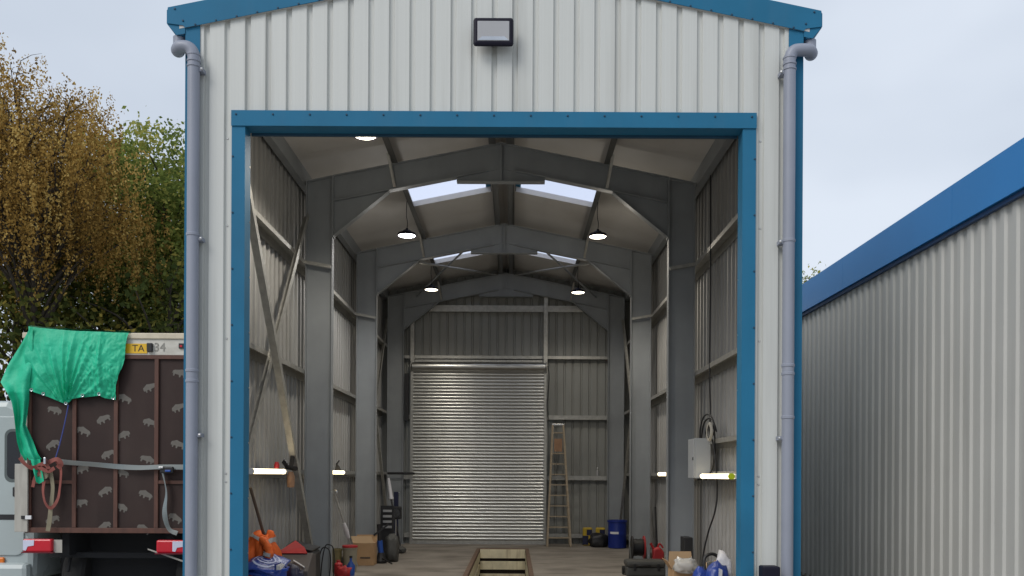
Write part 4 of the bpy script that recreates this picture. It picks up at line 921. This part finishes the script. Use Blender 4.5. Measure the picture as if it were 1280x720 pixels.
MB().grid(lambda u,v: jk(u, .26+.09*v+.07*math.sin(u*6.28+1), .005), 72, 4).build('reflective_band', 'reflect_band', JK, smooth=70)
MB().tube(smooth_path([(-2.88,9.74,.90),(-2.80,9.70,.82),(-2.77,9.68,.72),(-2.80,9.68,.66)],5), [.03,.04,.05,.046,.04,.044,.052,.046,.04,.05,.055,.05,.046,.042,.036,.02], 10).build('sleeve', 'hivis', JK, smooth=60)
MB().tube([(-2.775,9.68,.74),(-2.785,9.68,.70)], .058, 12).build('reflective_band', 'reflect_band', JK, smooth=60)
BP = thing('broom', 'thin brown broom handle leaning on the wall above the orange jacket', 'broom', (-2.9, 10.1, 0))
MB().tube([(-2.80,10.35,.12),(-2.99,9.70,1.47)], .017, 8).build('handle', 'pole_brown', BP, smooth=60)
MB().box(-2.90, -2.70, 10.30, 10.40, Z0, .11).build('head', 'black_plastic', BP, bevel=.01)
TB_ = thing('tool_chest', 'dark grey chest with a sloping front and a red lid beside the blue bin', 'chest', (-2.7, 10.5, 0))
MB().sx([(10.30,Z0),(10.72,Z0),(10.72,.63),(10.55,.66),(10.30,.46)], -2.90, -2.48).build('body', 'crate_grey', TB_, bevel=.01)
MB().add([(-2.92,10.52,.655),(-2.54,10.52,.655),(-2.60,10.62,.72),(-2.72,10.66,.80)], [(0,1,2,3)]).build('lid', 'red_paint', TB_, solid=.012)
MB().bar((-2.68,10.41,.578),(-2.53,10.33,.505), .014, .022, (0,-.7,.7)).build('handle', 'pure_white', TB_)
BH = thing('holdall', 'black holdall with a raised flap standing by the front column base', 'bag', (-2.75, 11.2, 0))
MB().box(-2.88, -2.58, 11.0, 11.45, Z0, .64).build('body', 'black_plastic', BH, bevel=.05)
MB().add([(-2.93,11.0,.70),(-2.60,11.0,.64),(-2.58,11.4,.66),(-2.92,11.4,.74)], [(0,1,2,3)]).build('flap', 'black_plastic', BH, solid=.02)
MB().tube(smooth_path([(-2.80,10.99,.45),(-2.79,10.95,.58),(-2.70,10.94,.62),(-2.65,10.97,.5)],5), .013, 6).build('handle', 'black_rubber', BH)
MB().box(-2.66, -2.60, 10.995, 11.0, .42, .56).build('badge', 'red_paint', BH)
CC = thing('cable_loop', 'loops of thin black cable hanging in front of the front column', 'cable', (-2.6, 11.9, 0))
for k, (dx, h) in enumerate(((0.01,.62),(.06,.66))):
    MB().tube(smooth_path([(-2.72+dx,11.75,.05),(-2.70+dx,11.76,.4),(-2.66+dx,11.78,h-.03),(-2.60+dx,11.78,h),(-2.54+dx,11.76,h-.06),(-2.53+dx,11.75,.35),(-2.56+dx,11.74,.05)],7), .009, 6).build('loop', 'cable', CC, smooth=60)
# buckets, box, poles further in
BU = thing('paint_bucket', 'cream bucket with a red lid standing beside the cardboard box', 'bucket', (-2.75, 14.3, 0))
MB().lathe([(.105,Z0),(.12,.38),(.127,.385),(.127,.41)], (-2.74,14.3,0), 28).build('shell', 'bucket_cream', BU, smooth=40)
MB().lathe([(.13,.412),(.13,.44),(.118,.446)], (-2.74,14.3,0), 28).build('lid', 'red_paint', BU, smooth=40)
BU = thing('paint_bucket', 'olive stained bucket tucked behind the front column flange', 'bucket', (-2.95, 14.2, 0))
MB().lathe([(.09,Z0),(.105,.36),(.112,.365),(.112,.39),(.10,.39),(.10,.30)], (-2.97,14.25,0), 28).build('shell', 'bucket_olive', BU, smooth=40)
MB().lathe([(.0975,.30),(.0975,.31)], (-2.97,14.25,0), 24).build('contents', 'bucket_cream', BU)
CB = thing('cardboard_box', 'tall cardboard box with a folded top standing against the second column', 'box', (-2.65, 15.4, 0))
MB().box(-2.87, -2.50, 15.25, 15.6, Z0, .40).build('body', 'card', CB, bevel=.003)
MB().add([(-2.87,15.25,.402),(-2.50,15.25,.402),(-2.56,15.36,.52),(-2.93,15.36,.52)], [(0,1,2,3)]).build('flap', 'card_in', CB, solid=.005)
MB().add([(-2.87,15.6,.402),(-2.50,15.6,.402),(-2.50,15.64,.53),(-2.87,15.64,.53)], [(0,1,2,3)]).build('flap', 'card', CB, solid=.005)
MB().box(-2.74, -2.56, 15.246, 15.25, .13, .16).build('printed_line', 'pole_brown', CB)
PO = thing('extension_pole', 'silver extension pole with a white grip leaning on the wall behind the buckets', 'pole', (-2.8, 14.6, 0))
MB().tube([(-2.70,14.75,.05),(-3.03,14.45,1.30)], .016, 8).build('tube', 'pole_alu', PO, smooth=60)
MB().tube([(-2.90,14.57,.80),(-2.86,14.6,.66),(-2.83,14.63,.54)], [.03,.045,.03], 10).build('grip', 'bag_white', PO, smooth=60)
MB().lathe([(.03,-.006),(.045,0),(.03,.006)], (-3.03,14.45,1.33), 16, 'y', cap=False).build('hook_ring', 'pole_alu', PO, smooth=60)
ST = thing('blue_funnel', 'small blue and red plastic oil container by the olive bucket', 'container', (-2.62, 13.7, 0))
MB().lathe([(.06,Z0),(.07,.16),(.02,.24),(.02,.29)], (-2.62,13.75,0), 16).build('body', 'tool_blue', ST, smooth=40)
MB().lathe([(.025,.29),(.025,.32)], (-2.62,13.75,0), 12).build('cap', 'black_plastic', ST, smooth=40)
tag(MB().lathe([(.065,Z0),(.07,.20),(.03,.23),(.03,.26)], (-2.80,13.65,0), 16).build('oil_can', 'red_paint', smooth=40), 'small red can standing in front of the buckets', 'can')
# garden and power tools by the second column
PW = thing('power_drill', 'black and blue power tool standing upright on the floor by the second column', 'power tool', (-2.42, 15.7, 0))
MB().lathe([(.10,Z0),(.115,.05),(.08,.12),(.06,.2)], (-2.44,15.7,0), 18).build('base', 'black_plastic', PW, smooth=40)
MB().tube([(-2.44,15.7,.18),(-2.46,15.68,.42)], .05, 10).build('motor', 'tool_blue', PW, smooth=50)
MB().tube([(-2.46,15.68,.42),(-2.48,15.66,.72)], .035, 10).build('shaft', 'black_plastic', PW, smooth=50)
MB().bar((-2.56,15.62,.52),(-2.30,15.7,.72), .03, .03).build('handle', 'black_plastic', PW)
MB().bar((-2.40,15.6,.10),(-2.20,15.45,.02), .02, .02).build('foot', 'black_plastic', PW)
tag(blob('covered_machine', 'case_grey', (-2.28, 16.0, Z0), (.12,.14,.28), 51, .45, 3), 'grey lumpy covered machine between the power tool and work light', 'machine')
RK = thing('tool_rack', 'black upright rack with four pale steel bars beside the second column', 'rack', (-2.48, 16.75, 0))
MB().box(-2.62, -2.36, 16.8, 16.83, Z0, 1.02).build('back', 'black_plastic', RK)
for k in range(4): MB().box(-2.57, -2.40, 16.76, 16.79, .58+k*.105, .625+k*.105).build('bar', 'pole_alu', RK)
WL = thing('work_light', 'black work light with a round reflector on a thin stand near the shutter', 'work light', (-2.42, 17.5, 0))
MB().box(-2.54, -2.30, 17.45, 17.53, .72, .98).build('housing', 'black_plastic', WL, bevel=.02)
MB().lathe([(.095,17.445),(.07,17.449)], (-2.43,0,.85), 24, 'y').build('reflector', 'reflector', WL, smooth=40)
MB().tube([(-2.42,17.5,.72),(-2.42,17.5,.12)], .014, 8).build('stand', 'pole_alu', WL)
for a in (30, 150, 270): MB().tube([(-2.42,17.5,.16),(-2.42+.17*math.cos(R(a)),17.5+.17*math.sin(R(a)),.02)], .012, 6).build('leg', 'black_plastic', WL)
SM = thing('grass_trimmer', 'long shafted black grass trimmer with a white handle leaning on the rear column', 'trimmer', (-2.5, 18, 0))
MB().tube([(-2.35,17.75,.12),(-2.60,18.1,1.1)], .018, 8).build('shaft', 'black_plastic', SM, smooth=60)
MB().tube([(-2.60,18.1,1.1),(-2.68,18.22,1.55)], [.05,.03], 10).build('handle', 'bag_white', SM, smooth=60)
MB().lathe([(.05,Z0),(.11,.03),(.12,.09),(.04,.15)], (-2.35,17.75,0), 16).build('cutter_guard', 'case_grey', SM, smooth=40)
tag(MB().box(-2.66, -2.56, 18.9, 18.95, Z0, 1.25).build('dark_gap_board', 'sack_navy', bevel=.004), 'narrow dark navy board standing in for a dark gap behind the trimmer', 'board')  # added where there is only a gap, its darkness put into the navy
tag(MB().tube([(-2.95,19.9,1.66),(-2.32,19.9,1.66)], .03, 10).build('black_pole', 'black_plastic', smooth=60), 'short black pole fixed across the rear column beside the shutter', 'pole')
# things hooked on the wall rails
HG = thing('spray_gun', 'black spray gun with a brown cup hung on the rail by the crossed braces', 'spray gun', (-2.9, 11.0, 1.7))
MB().tube([(-2.93,11.0,1.72),(-2.78,10.9,1.70)], .03, 8).build('barrel', 'black_plastic', HG, smooth=60)
MB().bar((-2.86,10.95,1.70),(-2.84,10.95,1.86), .03, .05).build('grip', 'black_plastic', HG)
MB().bar((-2.92,10.97,1.74),(-2.97,11.0,1.80), .02, .06).build('nozzle', 'black_plastic', HG)
MB().lathe([(.045,1.46),(.05,1.52),(.05,1.60),(.03,1.66)], (-2.86,10.95,0), 14).build('cup', 'wood_red', HG, smooth=40)
tag(MB().lathe([(.03,1.70),(.035,1.74),(.02,1.78)], (-2.93,10.55,0), 12).build('red_pot', 'red_paint', smooth=40), 'small red pot standing on the rail above the tube light', 'pot')
OB = thing('clamp', 'black clamp gripping the rail above the farther tube light', 'clamp', (-2.93, 14.2, 1.7))
MB().sy([(-2.97,1.695),(-2.87,1.695),(-2.90,1.76),(-2.95,1.82)], 14.15, 14.2).build('jaw', 'black_plastic', OB)
MB().tube([(-2.94,14.17,1.80),(-2.90,14.17,1.86)], .012, 6).build('screw_handle', 'black_plastic', OB)
AB = thing('amber_bottle', 'amber bottle standing on the rail above the hose reel', 'bottle', (2.6, 14.3, 1.7))
MB().lathe([(.035,1.695),(.035,1.79),(.015,1.83),(.015,1.87)], (2.63,14.6,0), 14).build('body', 'amber', AB, smooth=40)
MB().lathe([(.018,1.87),(.018,1.90)], (2.63,14.6,0), 12).build('cap', 'black_plastic', AB, smooth=40)
BO = thing('door_bollard', 'dark square topped post standing on the ground in front of the cladding', 'post', (2.42, 8.1, 0))
MB().box(2.335, 2.50, 8.02, 8.18, .01, .785).build('post', 'lamp_black', BO, bevel=.015)
MB().box(2.30, 2.535, 7.98, 8.22, .0, .012).build('base_plate', 'lamp_black', BO)
